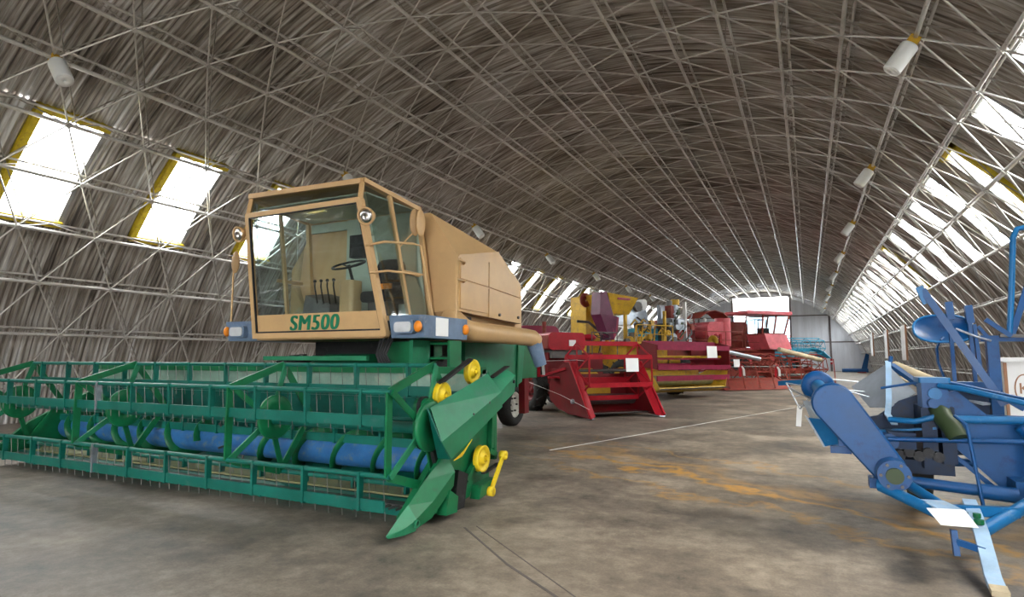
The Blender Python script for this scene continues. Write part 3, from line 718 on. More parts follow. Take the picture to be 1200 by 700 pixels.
# windscreen with black seal, name plate strip
e = .06; zt, zb = FT - .06, 2.02
MB().slab([(xl(zb) + e, yf(zb) + .01, zb), (xr(zb) - e, yf(zb) + .01, zb), (xr(zt) - e, yf(zt) + .01, zt), (xl(zt) + e, yf(zt) + .01, zt)], .006).build('windscreen', 'cab_glass', cfo)
sl = MB(); c4 = [(xl(FB) + .05, yf(FB) - .03, FB + .07), (xr(FB) - .05, yf(FB) - .03, FB + .07), (xr(zt) - .05, yf(zt) - .03, zt + .02), (xl(zt) + .05, yf(zt) - .03, zt + .02)]
for a, b in zip(c4, c4[1:] + c4[:1]): sl.bar(a, b, .022, .022)
sl.build('window_seal', 'black', cfo)
npz0, npz1 = FB + .07, 2.02
npo = MB().slab([(xl(npz0) + .06, yf(npz0) + .0, npz0), (xr(npz0) - .06, yf(npz0), npz0), (xr(npz1) - .06, yf(npz1), npz1), (xl(npz1) + .06, yf(npz1), npz1)], .02).build('name_panel', 'tan', cb)
text_mesh('lettering', 'SM500', .30, frame_mat(((-7.25 - 4.95) / 2 + .0, yf(1.88) - .016, 1.88), (1, 0, 0), (0, -.113, 1)), 'letter_green', npo, shear=.2, fat=0, bold=.011, label='green slanted letters reading SM500')
MB().slab([(xl(FT) + .05, 6.01, FT + .05), (xr(FT) - .05, 6.01, FT + .05), (-5.28, 6.09, 3.72), (-7.28, 6.09, 3.76)], .006).build('upper_pane', 'cab_glass', cfo)
for s, xt, xb in ((-1, -7.33, -7.24), (1, -5.22, -4.90)):
    xm = xt + .10 * s * (1 if s > 0 else .3)
    MB().slab([(xb, 6.28, 1.97), (xb, 6.74, 1.97), (xt + .03, 6.60, 3.64), (xt + .02, 6.10, 3.70)], .006).build('side_window', 'cab_glass', cfo)
    MB().slab([(xb, 6.82, 1.97), (xb, 7.26, 1.97), (xt + .13 * s, 7.22, 2.58), (xt + .13 * s, 6.79, 2.58)], .006).build('side_window', 'cab_glass', cfo)
    MB().slab([(xt + .12 * s, 6.79, 2.66), (xt + .12 * s, 7.22, 2.66), (xt + .06 * (s > 0), 7.2, 3.58), (xt + .03, 6.66, 3.62)], .006).build('side_window', 'cab_glass', cfo)
# cab interior
rw = MB(); rw.prism([(-6.5, 1.76), (-4.95, 1.76), (-5.17, 3.6), (-6.5, 3.6)], 'y', 7.24, 7.27); rw.box(-7.3, -6.5, 7.27, 7.31, 1.76, 2.35); rw.box(-7.3, -6.5, 7.27, 7.31, 3.45, 3.62)
rwo = rw.build('rear_wall', 'cab_wall', cb)
MB().box(-7.22, -5.2, 6.15, 7.27, 3.60, 3.62).build('head_lining', 'cab_wall', cb)
MB().box(-6.32, -6.08, 7.10, 7.26, 2.95, 3.30).build('control_box', 'black', rwo)
MB().tube((-5.98, 7.1, 3.38), (-5.98, 7.26, 3.38), .09, 14).build('fan_unit', 'cab_wall', rwo)
cl = MB(); cl.rbox(-6.05, -5.80, 6.58, 6.84, 1.76, 2.52, .06, 'z'); clo = cl.build('steering_column', 'tan', cb)
sw = MB(); cc = Vector((-5.88, 6.60, 2.74)); ax = Vector((0, -.42, 1)).normalized(); d, s_, u_ = basis(ax)
sw.path([cc + (s_ * math.cos(2 * math.pi * i / 24) + u_ * math.sin(2 * math.pi * i / 24)) * .235 for i in range(25)], .016, 8)
for i in range(3):
    a = 2 * math.pi * i / 3 + .4; sw.tube(cc - ax * .03, cc + (s_ * math.cos(a) + u_ * math.sin(a)) * .235, .011, 6)
sw.tube(cc - ax * .28, cc, .022, 8); sw.build('steering_wheel', 'black', clo)
st = MB(); st.rbox(-5.78, -5.28, 6.75, 7.2, 2.20, 2.36, .06, 'y'); sto = st.build('driver_seat', 'black', cb)
MB().rbox(-5.74, -5.30, 7.06, 7.18, 2.34, 2.86, .12, 'y').build('seat_back', 'black', sto)
MB().box(-5.68, -5.4, 6.8, 7.15, 1.76, 2.2).build('seat_base', 'dark_steel', sto)
MB().box(-5.66, -5.45, 7.03, 7.058, 2.42, 2.50).build('seat_tag', 'orange', sto)
MB().hexa([(-6.75, 6.55, 1.76), (-6.2, 6.55, 1.76), (-6.2, 7.2, 1.76), (-6.75, 7.2, 1.76), (-6.8, 6.7, 2.35), (-6.3, 6.7, 2.2), (-6.3, 7.2, 2.3), (-6.8, 7.2, 2.42)]).build('control_console', 'dark_steel', cb)
for k in range(4): MB().path([(-6.55 + .12 * k, 6.7, 2.2), (-6.5 + .12 * k, 6.58, 2.45), (-6.48 + .12 * k, 6.56, 2.50)], .012, 6).build('control_lever', 'black', cb)
for k in range(4): MB().ball((-6.48 + .12 * k, 6.56, 2.53), .025, .025, .025, 10, 6).build('lever_knob', 'black', cb)
# grey lamp boxes, lamps, rails, mirrors
for x0, x1, nm in ((-4.86, -4.34, 'platform_box'), (-7.95, -7.27, 'platform_box')):
    pb = MB().hexa([(x0, 6.30, 1.66), (x1, 6.30, 1.66), (x1, 7.35, 1.66), (x0, 7.35, 1.66), (x0, 6.24, 1.95), (x1, 6.24, 1.95), (x1, 7.35, 1.95), (x0, 7.35, 1.95)]).build(nm, 'grey_blue', cb)
    xm = x0 + .26 if x0 > -6 else x0 + .3
    MB().rbox(xm - .16, xm + .16, 6.19, 6.27, 1.71, 1.88, .04, 'y').build('lamp_housing', 'grey_blue', pb)
    MB().rbox(xm - .13, xm + .13, 6.175, 6.20, 1.73, 1.86, .04, 'y').build('headlamp', 'lens', pb)
    xo = xm + .21 if x0 > -6 else xm - .24
    MB().ball((xo, 6.22, 1.80), .055, .05, .075).build('indicator', 'orange', pb)
    if x0 > -6:
        MB().box(x1 - .001, x1 + .004, 6.55, 6.85, 1.69, 1.93).build('notice', 'paper', pb); MB().ball((x1 + .02, 7.28, 1.80), .045, .06, .075).build('indicator', 'orange', pb)
def worklamp(c, d):
    c = Vector(c); d = Vector(d).normalized()
    p = MB().lathe([(.001, -.16), (.07, -.13), (.115, -.02), (.12, .02), (.105, .02), (.06, -.06), (.001, -.07)], c, d, 20).build('work_lamp', 'tan', cb)
    MB().lathe([(.001, .0), (.104, .0), (.104, .012), (.001, .03)], c, d, 20).build('lamp_lens', 'chrome', p)
worklamp((-5.02, 5.93, 3.22), (.15, -1, -.25)); worklamp((-7.46, 6.0, 3.22), (-.1, -1, -.2))
MB().bar((-7.45, 6.05, 3.2), (-7.25, 6.05, 3.12), .04, .05).build('lamp_bracket', 'tan', cb)
MB().bar((-5.05, 6.02, 3.2), (-5.16, 6.05, 3.12), .04, .05).build('lamp_bracket', 'tan', cb)
mr = MB().ball((-4.95, 6.90, 3.33), .02, .13, .20).build('mirror', 'tan_dark', cb); MB().ball((-4.92, 7.0, 3.34), .02, .12, .20).build('mirror', 'tan', cb)
MB().path([(-5.1, 6.68, 2.9), (-5.0, 6.82, 3.1), (-4.95, 6.9, 3.2)], .012, 6).build('mirror_stalk', 'tan', cb)
MB().ball((-7.62, 6.1, 2.83), .085, .03, .17).build('mirror', 'tan_dark', cb)
MB().path([(-7.72, 6.15, 1.95), (-7.72, 6.15, 2.7), (-7.64, 6.12, 2.85)], .014, 6).build('mirror_stalk', 'tan', cb)
MB().path([(-5.08, 6.02, 2.86), (-4.85, 6.1, 2.90), (-4.78, 6.62, 2.96), (-4.72, 6.72, 2.94), (-4.62, 6.88, 1.98)], .017, 8).build('handrail', 'tan', cb)
MB().path([(-5.03, 6.05, 2.50), (-4.80, 6.12, 2.52), (-4.70, 6.75, 2.54)], .015, 8).build('handrail', 'tan', cb)
MB().path([(-4.36, 7.08, 1.95), (-4.36, 7.08, 2.74), (-4.36, 7.14, 2.79), (-4.42, 7.42, 2.80), (-4.52, 7.5, 2.76)], .018, 8).build('handrail', 'tan', cb)
MB().path([(-4.36, 7.08, 2.50), (-4.42, 7.42, 2.52), (-4.52, 7.5, 2.5)], .015, 8).build('handrail', 'tan', cb)
# --- grain tank, auger tube, engine box
V = [(-4.5, 7.36, 2.08), (-4.5, 7.36, 2.88), (-4.5, 8.64, 3.13), (-4.5, 9.46, 2.70), (-4.5, 9.46, 2.0), (-5.0, 7.36, 3.58), (-7.8, 7.36, 2.08), (-7.8, 7.36, 2.88), (-7.8, 8.64, 3.13), (-7.8, 9.46, 2.70), (-7.8, 9.46, 2.0), (-7.3, 7.36, 3.58)]
gt = MB().faces(V, [(0, 1, 2, 3, 4), (1, 5, 2), (5, 11, 8, 2), (11, 7, 8), (6, 10, 9, 8, 7), (2, 8, 9, 3), (3, 9, 10, 4), (0, 6, 7, 11, 5, 1), (0, 4, 10, 6)]).build('grain_tank', 'tan', cb)
MB().bar((-4.50, 7.37, 2.89), (-4.50, 8.63, 3.14), .02, .02).build('tank_edge', 'tan', gt)
def side_panel(poly, nm='tank_panel'): return MB().prism(poly, 'x', -4.5, -4.478).build(nm, 'tan', gt)
side_panel([(7.40, 2.12), (8.24, 2.10), (8.24, 2.49), (7.40, 2.53)]); side_panel([(7.40, 2.56), (8.24, 2.52), (8.24, 3.0), (7.40, 2.86)])
side_panel([(8.27, 2.04), (9.44, 2.0), (9.44, 2.42), (8.27, 2.49)], 'tank_door'); side_panel([(8.27, 2.52), (9.44, 2.45), (9.44, 2.66), (8.66, 2.98), (8.27, 2.92)], 'tank_door')
for yy in (8.6, 9.3): MB().tube((-4.48, yy, 2.10), (-4.45, yy, 2.10), .025, 8).build('door_knob', 'dark_steel', gt)
MB().hexa([(-7.6, 7.4, 1.66), (-4.7, 7.4, 1.66), (-4.7, 9.46, 1.66), (-7.6, 9.46, 1.66), (-7.7, 7.4, 2.08), (-4.6, 7.4, 2.08), (-4.6, 9.46, 2.0), (-7.7, 9.46, 2.0)]).build('tank_base', 'tan_dark', cb)
MB().box(-7.4, -4.62, 9.46, 9.75, 1.7, 2.62).build('engine_box', 'tan', cb)
at = MB().path([(-4.72, 7.48, 2.02), (-4.60, 7.44, 1.95), (-4.48, 7.46, 1.84), (-4.45, 7.6, 1.80), (-4.45, 8.5, 1.785), (-4.45, 9.6, 1.77), (-4.44, 9.8, 1.76), (-4.42, 9.9, 1.70)], .15, 16).build('unloading_tube', 'tan', cb)
MB().tube((-4.44, 9.86, 1.74), (-4.34, 9.98, 1.27), .15, 14, r2=.11).build('rubber_spout', 'grey_blue', at)
MB().box(-4.62, -4.56, 7.55, 7.85, 1.86, 2.02).build('tank_recess', 'black', cb)
done()

# ================================================================== helpers for the angled row of older machines (own frame: front towards -y)
def reel(parent, x0, x1, yc, zc, R, n, ph, m, board=.09, arms=True, shaft='dark_steel', mids=()):
    pts = [(yc + R * math.cos(rad(ph + 360 * k / n)), zc + R * math.sin(rad(ph + 360 * k / n))) for k in range(n)]
    MB().tube((x0, yc, zc), (x1, yc, zc), .035, 8).build('reel_shaft', shaft, parent)
    for x in (x0, x1) + tuple(mids):
        f = MB()
        for k in range(n):
            (ya, za), (yb, zb) = pts[k], pts[(k + 1) % n]; f.bar((x, ya, za), (x, yb, zb), .03, .035)
        fo = f.build('reel_spider', m, parent)
        if arms:
            for y, z in pts: MB().bar((x, yc, zc), (x, y, z), .022, .035).build('spider_arm', m, fo)
    for y, z in pts:
        MB().box(x0, x1, y - .015, y + .015, z - board / 2, z + board / 2).build('reel_bat', m, parent)
def toothed_bar(parent, x0, x1, y, z, step=.08):
    k = MB(); k.box(x0, x1, y, y + .1, z - .02, z + .02); x = x0 + .04
    while x < x1: k.prism([(x - .025, y), (x + .025, y), (x, y - .12)], 'z', z - .008, z + .008); x += step
    k.build('knife_bar', 'dark_steel', parent)
def ring(c, axis, R, r, n=20):
    d, s, u = basis(axis); c = Vector(c)
    return [c + (s * math.cos(2 * math.pi * i / n) + u * math.sin(2 * math.pi * i / n)) * R for i in range(n + 1)]
def steering(parent, c, tilt, R=.2, base=None):
    m = MB(); ax = Vector(tilt).normalized(); m.path(ring(c, ax, R, .012), .014, 6); d, s, u = basis(ax); c = Vector(c)
    for a in (0, 2.1, 4.2): m.tube(c, c + (s * math.cos(a) + u * math.sin(a)) * R, .01, 5)
    m.tube(c, Vector(base) if base else c - ax * .6, .018, 6); m.build('steering_wheel', 'black', parent)
def rails(parent, pts, z0, z1, m, r=.02, mid=True):
    for p in pts: MB().tube((p[0], p[1], z0), (p[0], p[1], z1), r, 6).build('rail_post', m, parent)
    MB().path([(p[0], p[1], z1) for p in pts], r, 6).build('handrail', m, parent)
    if mid: MB().path([(p[0], p[1], (z0 + z1) / 2) for p in pts], r * .8, 6).build('handrail', m, parent)

# ------------------------------------------------------------------ small red combine
rb_ = thing('combine_harvester', 'small dark red combine with open reel, white paper on it, beside the green machine', 'combine harvester', (-3.80, 13.80, 0), 50)
for s in (-1, 1):
    x = s * 1.0
    sp = MB().prism([(0.0, .03), (.12, .20), (.92, 1.30), (1.10, 1.32), (1.75, 1.05), (2.0, .75), (1.95, .35), (1.5, .14), (.5, .05)], 'x', x - .025, x + .025).build('side_panel', 'dark_red', rb_)
    MB().slab([(x - .02, -.04, .03), (x + .16 * -s, .10, .06), (x + .20 * -s, .98, 1.30), (x, .90, 1.32)], .03).build('panel_edge', 'red', sp)
    MB().path([(x + .03 * s, -.02, .06), (x + .03 * s, .90, 1.31), (x + .03 * s, 1.15, 1.32)], .03, 8).build('panel_rim', 'red', sp)
    MB().tube((x + .02 * s, .75, .38), (x + .08 * s, .75, .38), .055, 12).build('bearing_cap', 'steel', sp)
    MB().slab([(x, -.06, .03), (x, .2, .03), (x + .18 * -s, .35, .04), (x + .1 * -s, .02, .03)], .02).build('skid_tip', 'steel', sp)
hp = MB().prism([(.55, .10), (1.1, .10), (1.35, .22), (1.5, .5), (1.55, 1.0), (1.6, 1.0), (1.56, .42), (1.4, .14), (1.1, .05), (.55, .06)], 'x', -.98, .98).build('header_trough', 'dark_red', rb_)
MB().tube((-.95, 1.15, .38), (.95, 1.15, .38), .13, 14).build('auger', 'dark_steel', rb_)
MB().box(-.97, .97, 1.3, 1.4, .78, .92).build('back_beam', 'red', hp)
toothed_bar(rb_, -.95, .95, .50, .09)
reel(rb_, -.88, .88, .82, 1.10, .66, 6, 90, 'red', board=.11)
for s in (-1, 1): MB().bar((s * .93, 2.0, 1.1), (s * .93, .82, 1.10), .05, .07).build('reel_arm', 'dark_red', rb_)
MB().hexa([(-.5, 1.5, .2), (.5, 1.5, .2), (.5, 2.7, .7), (-.5, 2.7, .7), (-.5, 1.5, .75), (.5, 1.5, .75), (.5, 2.7, 1.25), (-.5, 2.7, 1.25)]).build('feeder_house', 'ochre', rb_)
MB().box(-.85, .85, 2.4, 5.6, .65, 1.55).build('thresher_body', 'dark_red', rb_)
hb = MB().rbox(-.95, .15, 2.15, 3.0, 1.62, 2.08, .12, 'y').build('engine_hood', 'red', rb_)
MB().box(-.96, -.94, 2.2, 2.95, 1.66, 2.0).build('hood_side_shade', 'rust_red', hb)  # darker sheet that paints the shade on the hood's left side
MB().box(-.35, -.15, 2.13, 2.15, 1.72, 1.88).build('maker_plate', 'white', hb)
MB().box(-.8, .1, 2.25, 2.95, 1.40, 1.64).build('engine_block', 'dark_steel', rb_)
MB().rbox(-1.0, .3, 3.9, 5.0, 1.55, 2.35, .2, 'y').build('grain_box', 'maroon', rb_)
MB().tube((-.35, 3.6, 1.6), (-.35, 3.6, 2.45), .06, 10).build('exhaust_pipe', 'rust_red', rb_)
MB().ball((.62, 2.75, 1.98), .22, .2, .10).build('driver_seat', 'red', rb_)
MB().tube((.62, 2.8, 1.5), (.62, 2.78, 1.95), .04, 8).build('seat_post', 'dark_steel', rb_)
steering(rb_, (.75, 2.25, 2.02), (0, -.5, 1), .22, (.75, 2.5, 1.4))
rails(rb_, [(.3, 2.05), (1.1, 2.05), (1.1, 2.9)], 1.45, 2.1, 'dark_steel', .015, False)
for s in (-1, 1): wheel(rb_, (s * 1.02, 2.95, .62), .62, .36, rim='dark_red', lugs=14)
for s in (-1, 1): wheel(rb_, (s * .75, 5.2, .36), .36, .2, rim='dark_red', n=20)
MB().tube((-1.0, 2.95, .62), (1.0, 2.95, .62), .08, 8).build('axle', 'dark_steel', rb_)
rl = MB(); rl.tube((-1.06, 1.6, .9), (-1.06, 1.6, .95), .18, 16); rl.build('belt_pulley', 'red', rb_)
MB().bar((-1.05, 1.1, 1.15), (-1.05, 2.9, .85), .03, .06).build('side_brace', 'red', rb_)

# ------------------------------------------------------------------ yellow combine with maroon reel
yc_ = thing('combine_harvester', 'yellow combine with purple elevator, high hopper and boxy maroon reel', 'combine harvester', (-3.5, 21.7, 0), 60)
W = 1.9
tr = MB().prism([(.05, .42), (.3, .32), (.9, .38), (1.15, .62), (1.2, .95), (1.26, .95), (1.2, .55), (.95, .30), (.3, .24), (.0, .34)], 'x', -W, W - .35).build('header_trough', 'ochre', yc_)
MB().hexa([(W - .35, .0, .34), (W - .05, .2, .75), (W - .05, 1.0, .75), (W - .35, 1.15, .34), (W - .35, .0, .44), (W, .15, .95), (W, 1.1, .95), (W - .35, 1.2, .8)]).build('trough_end', 'ochre', yc_)
MB().prism([(-.05, .36), (1.2, .30), (1.25, 1.0), (.4, 1.0)], 'x', -W - .03, -W).build('end_plate', 'ochre', yc_)
MB().tube((-W + .05, .7, .62), (W - .1, .7, .62), .18, 14).build('auger', 'straw', yc_)
toothed_bar(yc_, -W, W - .35, -.05, .36, .1)
for x in (-W - .02, W + .02): MB().prism([(.05, 1.02), (.75, 1.10), (.95, 1.5), (.70, 1.98), (.08, 1.86)], 'x', x - .025, x + .025).build('reel_end_plate', 'dark_red', yc_)
for y, z, h in ((.06, 1.76, .17), (.70, 1.92, .16), (.05, 1.08, .15), (.5, 1.42, .14), (.10, .72, .17), (.80, 1.15, .14)):
    MB().box(-W, W, y - .02, y + .02, z - h / 2, z + h / 2).build('reel_bat', 'maroon', yc_)
MB().tube((-W, .45, 1.45), (W, .45, 1.45), .04, 8).build('reel_shaft', 'ochre', yc_)
for x in (-.6, .6): MB().box(x - .02, x + .02, .1, .7, 1.40, 1.46).build('reel_spider', 'ochre', yc_)
MB().prism([(.72, 1.05), (.78, 1.05), (.78, 1.85), (.72, 1.85)], 'x', .6, W).build('wind_board', 'dark_red', yc_)
for x in (-1.3, -.5, .3): MB().box(x - .28, x + .28, 1.22, 1.28, 1.0, 1.45).build('inspection_frame', 'ochre', yc_)
pulley((W + .06, .8, 2.05), .22, .06, 'ochre', yc_)
MB().hexa([(-.6, 1.2, .3), (.6, 1.2, .3), (.6, 2.6, .7), (-.6, 2.6, .7), (-.6, 1.2, .9), (.6, 1.2, .9), (.6, 2.6, 1.4), (-.6, 2.6, 1.4)]).build('feeder_house', 'ochre', yc_)
MB().box(-1.1, 1.1, 2.3, 6.0, .7, 1.95).build('thresher_body', 'ochre', yc_)
for s in (-1, 1): wheel(yc_, (s * 1.35, 2.2, .68), .68, .42, rim='ochre', lugs=14)
for s in (-1, 1): wheel(yc_, (s * .95, 5.4, .42), .42, .24, rim='ochre', n=20)
MB().tube((-1.35, 2.2, .68), (1.35, 2.2, .68), .1, 8).build('axle', 'dark_steel', yc_)
# hopper, elevator, tall yellow body
hpp = MB().hexa([(-1.95, 2.2, 3.02), (-1.05, 2.2, 3.02), (-1.05, 3.4, 3.02), (-1.95, 3.4, 3.02), (-2.35, 1.9, 3.74), (-.85, 1.9, 3.64), (-.85, 3.6, 3.64), (-2.35, 3.6, 3.74)]).build('grain_hopper', 'ochre', yc_)
for i, w in enumerate((.62, .42)): MB().box(-1.55 - w / 2, -1.55 + w / 2, 1.905 + .12 * i + .015, 1.93 + .12 * i + .015, 3.52 - .16 * i, 3.60 - .16 * i).build('faded_print', 'maroon', hpp)
for x, y in ((-1.8, 2.3), (-1.15, 2.3), (-1.8, 3.3), (-1.15, 3.3)): MB().box(x - .05, x + .05, y - .05, y + .05, 1.9, 3.05).build('hopper_leg', 'ochre', yc_)
el = MB().hexa([(-2.75, 1.9, 2.95), (-2.1, 1.9, 2.9), (-2.1, 2.4, 2.9), (-2.75, 2.4, 2.95), (-2.68, 1.95, 3.76), (-2.38, 1.95, 3.79), (-2.38, 2.4, 3.79), (-2.68, 2.4, 3.76)]).build('elevator_head', 'purple', yc_)
MB().hexa([(-2.3, 1.92, 2.05), (-2.05, 1.92, 2.1), (-2.05, 2.35, 2.1), (-2.3, 2.35, 2.05), (-2.75, 1.88, 2.96), (-1.95, 1.88, 2.9), (-1.95, 2.4, 2.9), (-2.75, 2.4, 2.96)]).build('elevator_boot', 'purple', yc_)
MB().hexa([(-2.1, 1.9, 2.05), (-1.86, 1.95, 2.4), (-1.86, 2.3, 2.4), (-2.1, 2.3, 2.05), (-2.2, 1.9, 2.9), (-1.8, 1.95, 2.88), (-1.8, 2.3, 2.88), (-2.2, 2.3, 2.9)]).build('elevator_side', 'maroon', yc_)
MB().box(-2.2, -1.5, 3.3, 4.2, 1.6, 3.75).build('tall_body', 'ochre', yc_)
MB().lathe([(.05, -.06), (.24, -.06), (.28, 0), (.24, .06), (.05, .06)], (-2.3, 3.2, 3.58), (0, 1, 0), 18).build('fan_drum', 'rust_red', yc_)
MB().path([(-2.9, 3.0, 2.75), (-2.5, 2.8, 2.72), (-2.2, 2.6, 2.4)], .05, 8).build('air_hose', 'dark_steel', yc_)
rails(yc_, [(-1.2, 1.65), (-.5, 1.65), (.1, 1.65), (.7, 1.65)], 1.95, 2.62, 'ochre', .022)
for k in range(7):
    x = -1.4 + .22 * k; MB().tube((x, 1.9 + .07 * (k % 3), 2.0 + .09 * (k % 2)), (x, 2.05 + .07 * (k % 3), 2.0 + .09 * (k % 2)), .12, 12).build('gear_cover', 'ochre' if k % 2 else 'dark_steel', yc_)
for x in (-1.2, -.85, -.2, .35): MB().bar((x, 1.8, 1.95), (x + .15, 1.85, 2.6), .04, .05).build('lever', 'ochre', yc_)
MB().box(-1.5, 1.9, 1.6, 2.9, 1.93, 2.0).build('platform', 'ochre', yc_)
rr_ = random.Random(5)
for k in range(26):
    x = rr_.uniform(-1.1, .75); y = rr_.uniform(1.75, 2.15); z = rr_.uniform(2.02, 2.75); m = rr_.choice(('ochre', 'ochre', 'dark_steel', 'olive', 'steel'))
    if k % 3 == 0: MB().rbox(x - .09, x + .09, y - .06, y + .06, z - .08, z + .08, .03, 'y').build('machinery_case', m, yc_)
    elif k % 3 == 1: MB().path([(x - .18, y, z - .1), (x, y - .04, z + .1), (x + .16, y, z + .02)], .03, 6).build('machinery_pipe', m, yc_)
    else: MB().lathe([(.02, -.03), (.10, -.03), (.12, 0), (.10, .03), (.02, .03)], (x, y - .05, z), (0, 1, 0), 14).build('machinery_wheel', m, yc_)
for k in range(14):
    x = rr_.uniform(.7, 2.0); y = rr_.uniform(1.7, 1.9); z = rr_.uniform(2.05, 3.2); m = rr_.choice(('steel', 'tin', 'rust_red', 'dark_steel', 'olive'))
    if k % 2: MB().rbox(x - .08, x + .08, y - .05, y + .05, z - .10, z + .10, .03, 'y').build('machinery_case', m, yc_)
    else: MB().path([(x - .15, y, z - .12), (x, y - .05, z + .05), (x + .12, y, z + .18)], .028, 6).build('machinery_pipe', m, yc_)
# engine on the platform: block, heads, filters, pipes
eg = MB().box(.75, 1.75, 1.9, 2.5, 2.0, 2.75).build('engine', 'dark_steel', yc_)
MB().rbox(.85, 1.65, 1.86, 2.35, 2.72, 2.95, .08, 'x').build('cylinder_head', 'steel', eg)
MB().tube((1.3, 1.8, 2.30), (1.3, 1.9, 2.30), .2, 16).build('flywheel_cover', 'rust_red', eg)
MB().tube((.95, 1.8, 2.2), (.95, 1.95, 2.2), .16, 14).build('generator', 'tin', eg)
MB().rbox(1.0, 1.5, 1.75, 1.95, 2.5, 2.7, .06, 'y').build('water_pump', 'tin', eg)
MB().box(1.02, 1.2, 2.0, 2.3, 2.93, 3.45).build('oil_bath_filter', 'rust_red', eg); MB().tube((1.11, 2.15, 3.45), (1.11, 2.15, 3.65), .11, 12).build('filter_cap', 'dark_steel', eg)
MB().tube((1.5, 2.2, 2.9), (1.5, 2.2, 3.55), .10, 12).build('air_cleaner', 'tin', eg); MB().tube((1.5, 2.2, 3.5), (1.5, 2.2, 3.72), .17, 14).build('cleaner_bowl', 'ochre', eg)
MB().box(1.75, 1.82, 1.9, 2.05, 2.1, 3.62).build('white_post', 'white', eg)
MB().box(.9, 1.75, 2.5, 2.6, 2.6, 3.5).build('radiator_core', 'steel', eg)
MB().box(-.3, .6, 2.3, 3.0, 2.0, 2.55).build('blue_tank', 'cyan', eg)
MB().hexa([(-.55, 2.9, 2.7), (.75, 2.9, 2.7), (.75, 3.4, 2.7), (-.55, 3.4, 2.7), (-.45, 2.95, 3.4), (.65, 2.95, 3.35), (.65, 3.35, 3.35), (-.45, 3.35, 3.4)]).build('fuel_tank', 'tin', eg)
MB().tube((.1, 2.8, 3.42), (.1, 3.3, 3.42), .2, 16).build('dark_drum', 'dark_steel', eg); MB().rbox(.25, .55, 2.8, 3.2, 3.3, 3.72, .1, 'y').build('water_can', 'white', eg)
for a, b in (((.6, 1.9, 2.0), (.9, 1.85, 2.9)), ((.75, 1.85, 2.4), (1.1, 1.85, 3.0)), ((1.6, 1.8, 2.1), (1.95, 1.8, 2.6)), ((-.2, 2.6, 2.55), (.1, 2.9, 3.0))):
    MB().path([a, ((a[0] + b[0]) / 2 + .08, a[1] - .08, (a[2] + b[2]) / 2), b], .035, 8).build('pipe', 'dark_steel', eg)
MB().box(.5, .58, 1.85, 1.95, 2.0, 3.2).build('engine_stay', 'ochre', eg)

# ------------------------------------------------------------------ two red combines further down the row, one blue behind
def far_combine(label, loc, rz, hw, body, frame, lift=0.0, n=6):
    t = thing('combine_harvester', label, 'combine harvester', loc, rz)
    L_ = lift
    MB().prism([(y, z + L_) for y, z in [(-.1, .12), (.2, .08), (.9, .14), (1.1, .4), (1.15, .85), (1.22, .85), (1.15, .3), (.95, .05), (.2, 0.03), (-.1, .08)]], 'x', -hw, hw).build('header_trough', frame, t)
    for s in (-1, 1):
        MB().prism([(y, z + L_) for y, z in [(-.9, .05), (-.2, .55), (.9, .95), (1.2, .9), (1.2, .12), (.2, .04)]], 'x', s * hw - .04, s * hw + .04).build('side_panel', frame, t)
    MB().tube((-hw, .65, .42 + L_), (hw, .65, .42 + L_), .16, 12).build('auger', 'dark_steel', t)
    toothed_bar(t, -hw, hw, -.15, .1 + L_, .12)
    reel(t, -hw + .1, hw - .1, .1, 1.0 + L_, .62, n, 20, frame, board=.07, mids=(-.6, .6))
    for s in (-1, 1): MB().bar((s * hw, 1.3, 1.1 + L_), (s * hw, .1, 1.0 + L_), .06, .08).build('reel_arm', frame, t)
    MB().hexa([(-.6, 1.1, .2 + L_), (.6, 1.1, .2 + L_), (.6, 2.6, .9), (-.6, 2.6, .9), (-.6, 1.1, .8 + L_), (.6, 1.1, .8 + L_), (.6, 2.6, 1.6), (-.6, 2.6, 1.6)]).build('feeder_house', frame, t)
    MB().box(-1.1, 1.1, 2.3, 6.5, .9, 2.0).build('thresher_body', body, t)
    for s in (-1, 1): wheel(t, (s * 1.35, 2.5, .75), .75, .45, rim=body, lugs=12, n=22)
    for s in (-1, 1): wheel(t, (s * 1.0, 6.0, .45), .45, .25, rim=body, n=18)
    MB().tube((-1.35, 2.5, .75), (1.35, 2.5, .75), .1, 8).build('axle', 'dark_steel', t)
    MB().box(-1.7, 1.7, 1.6, 2.8, 1.78, 1.86).build('platform', frame, t)
    rails(t, [(-1.65, 2.7), (-1.65, 1.65), (-.6, 1.65), (.6, 1.65), (1.65, 1.65), (1.65, 2.7)], 1.86, 2.7, frame, .022)
    return t
e1 = far_combine('rust red combine with rounded pink grain tank and awning, third machine from the green one', (-2.75, 29.4, 0), 48, 1.95, 'rust_red', 'rust_red')
MB().rbox(-1.9, -.6, 2.9, 4.6, 2.3, 3.35, .25, 'y').build('grain_hopper', 'rust_red', e1)
MB().rbox(-.2, 1.15, 2.0, 3.4, 2.35, 3.2, .3, 'y').build('fuel_tank', 'pink_red', e1)
MB().tube((1.0, 2.3, 2.0), (1.0, 2.3, 3.4), .38, 18).build('round_tank', 'pink_red', e1)
MB().strip([(-.9, 2.2, 3.35), (-.5, 2.2, 3.62), (0, 2.2, 3.72), (.5, 2.2, 3.62), (.8, 2.2, 3.4)], 1.1, .04, (0, 1, 0)).build('awning', 'rust_red', e1)
MB().slab([(-2.2, 2.2, 3.2), (-.7, 2.2, 3.0), (-.7, 3.2, 3.0), (-2.2, 3.2, 3.2)], .06).build('hopper_flap', 'rust_red', e1)
for x in (-1.9, -.6): MB().box(x - .05, x + .05, 3.0, 3.1, 2.0, 2.35).build('hopper_leg', 'rust_red', e1)
MB().box(-.1, 1.1, 2.1, 3.3, 1.98, 2.38).build('tank_stand', 'rust_red', e1)
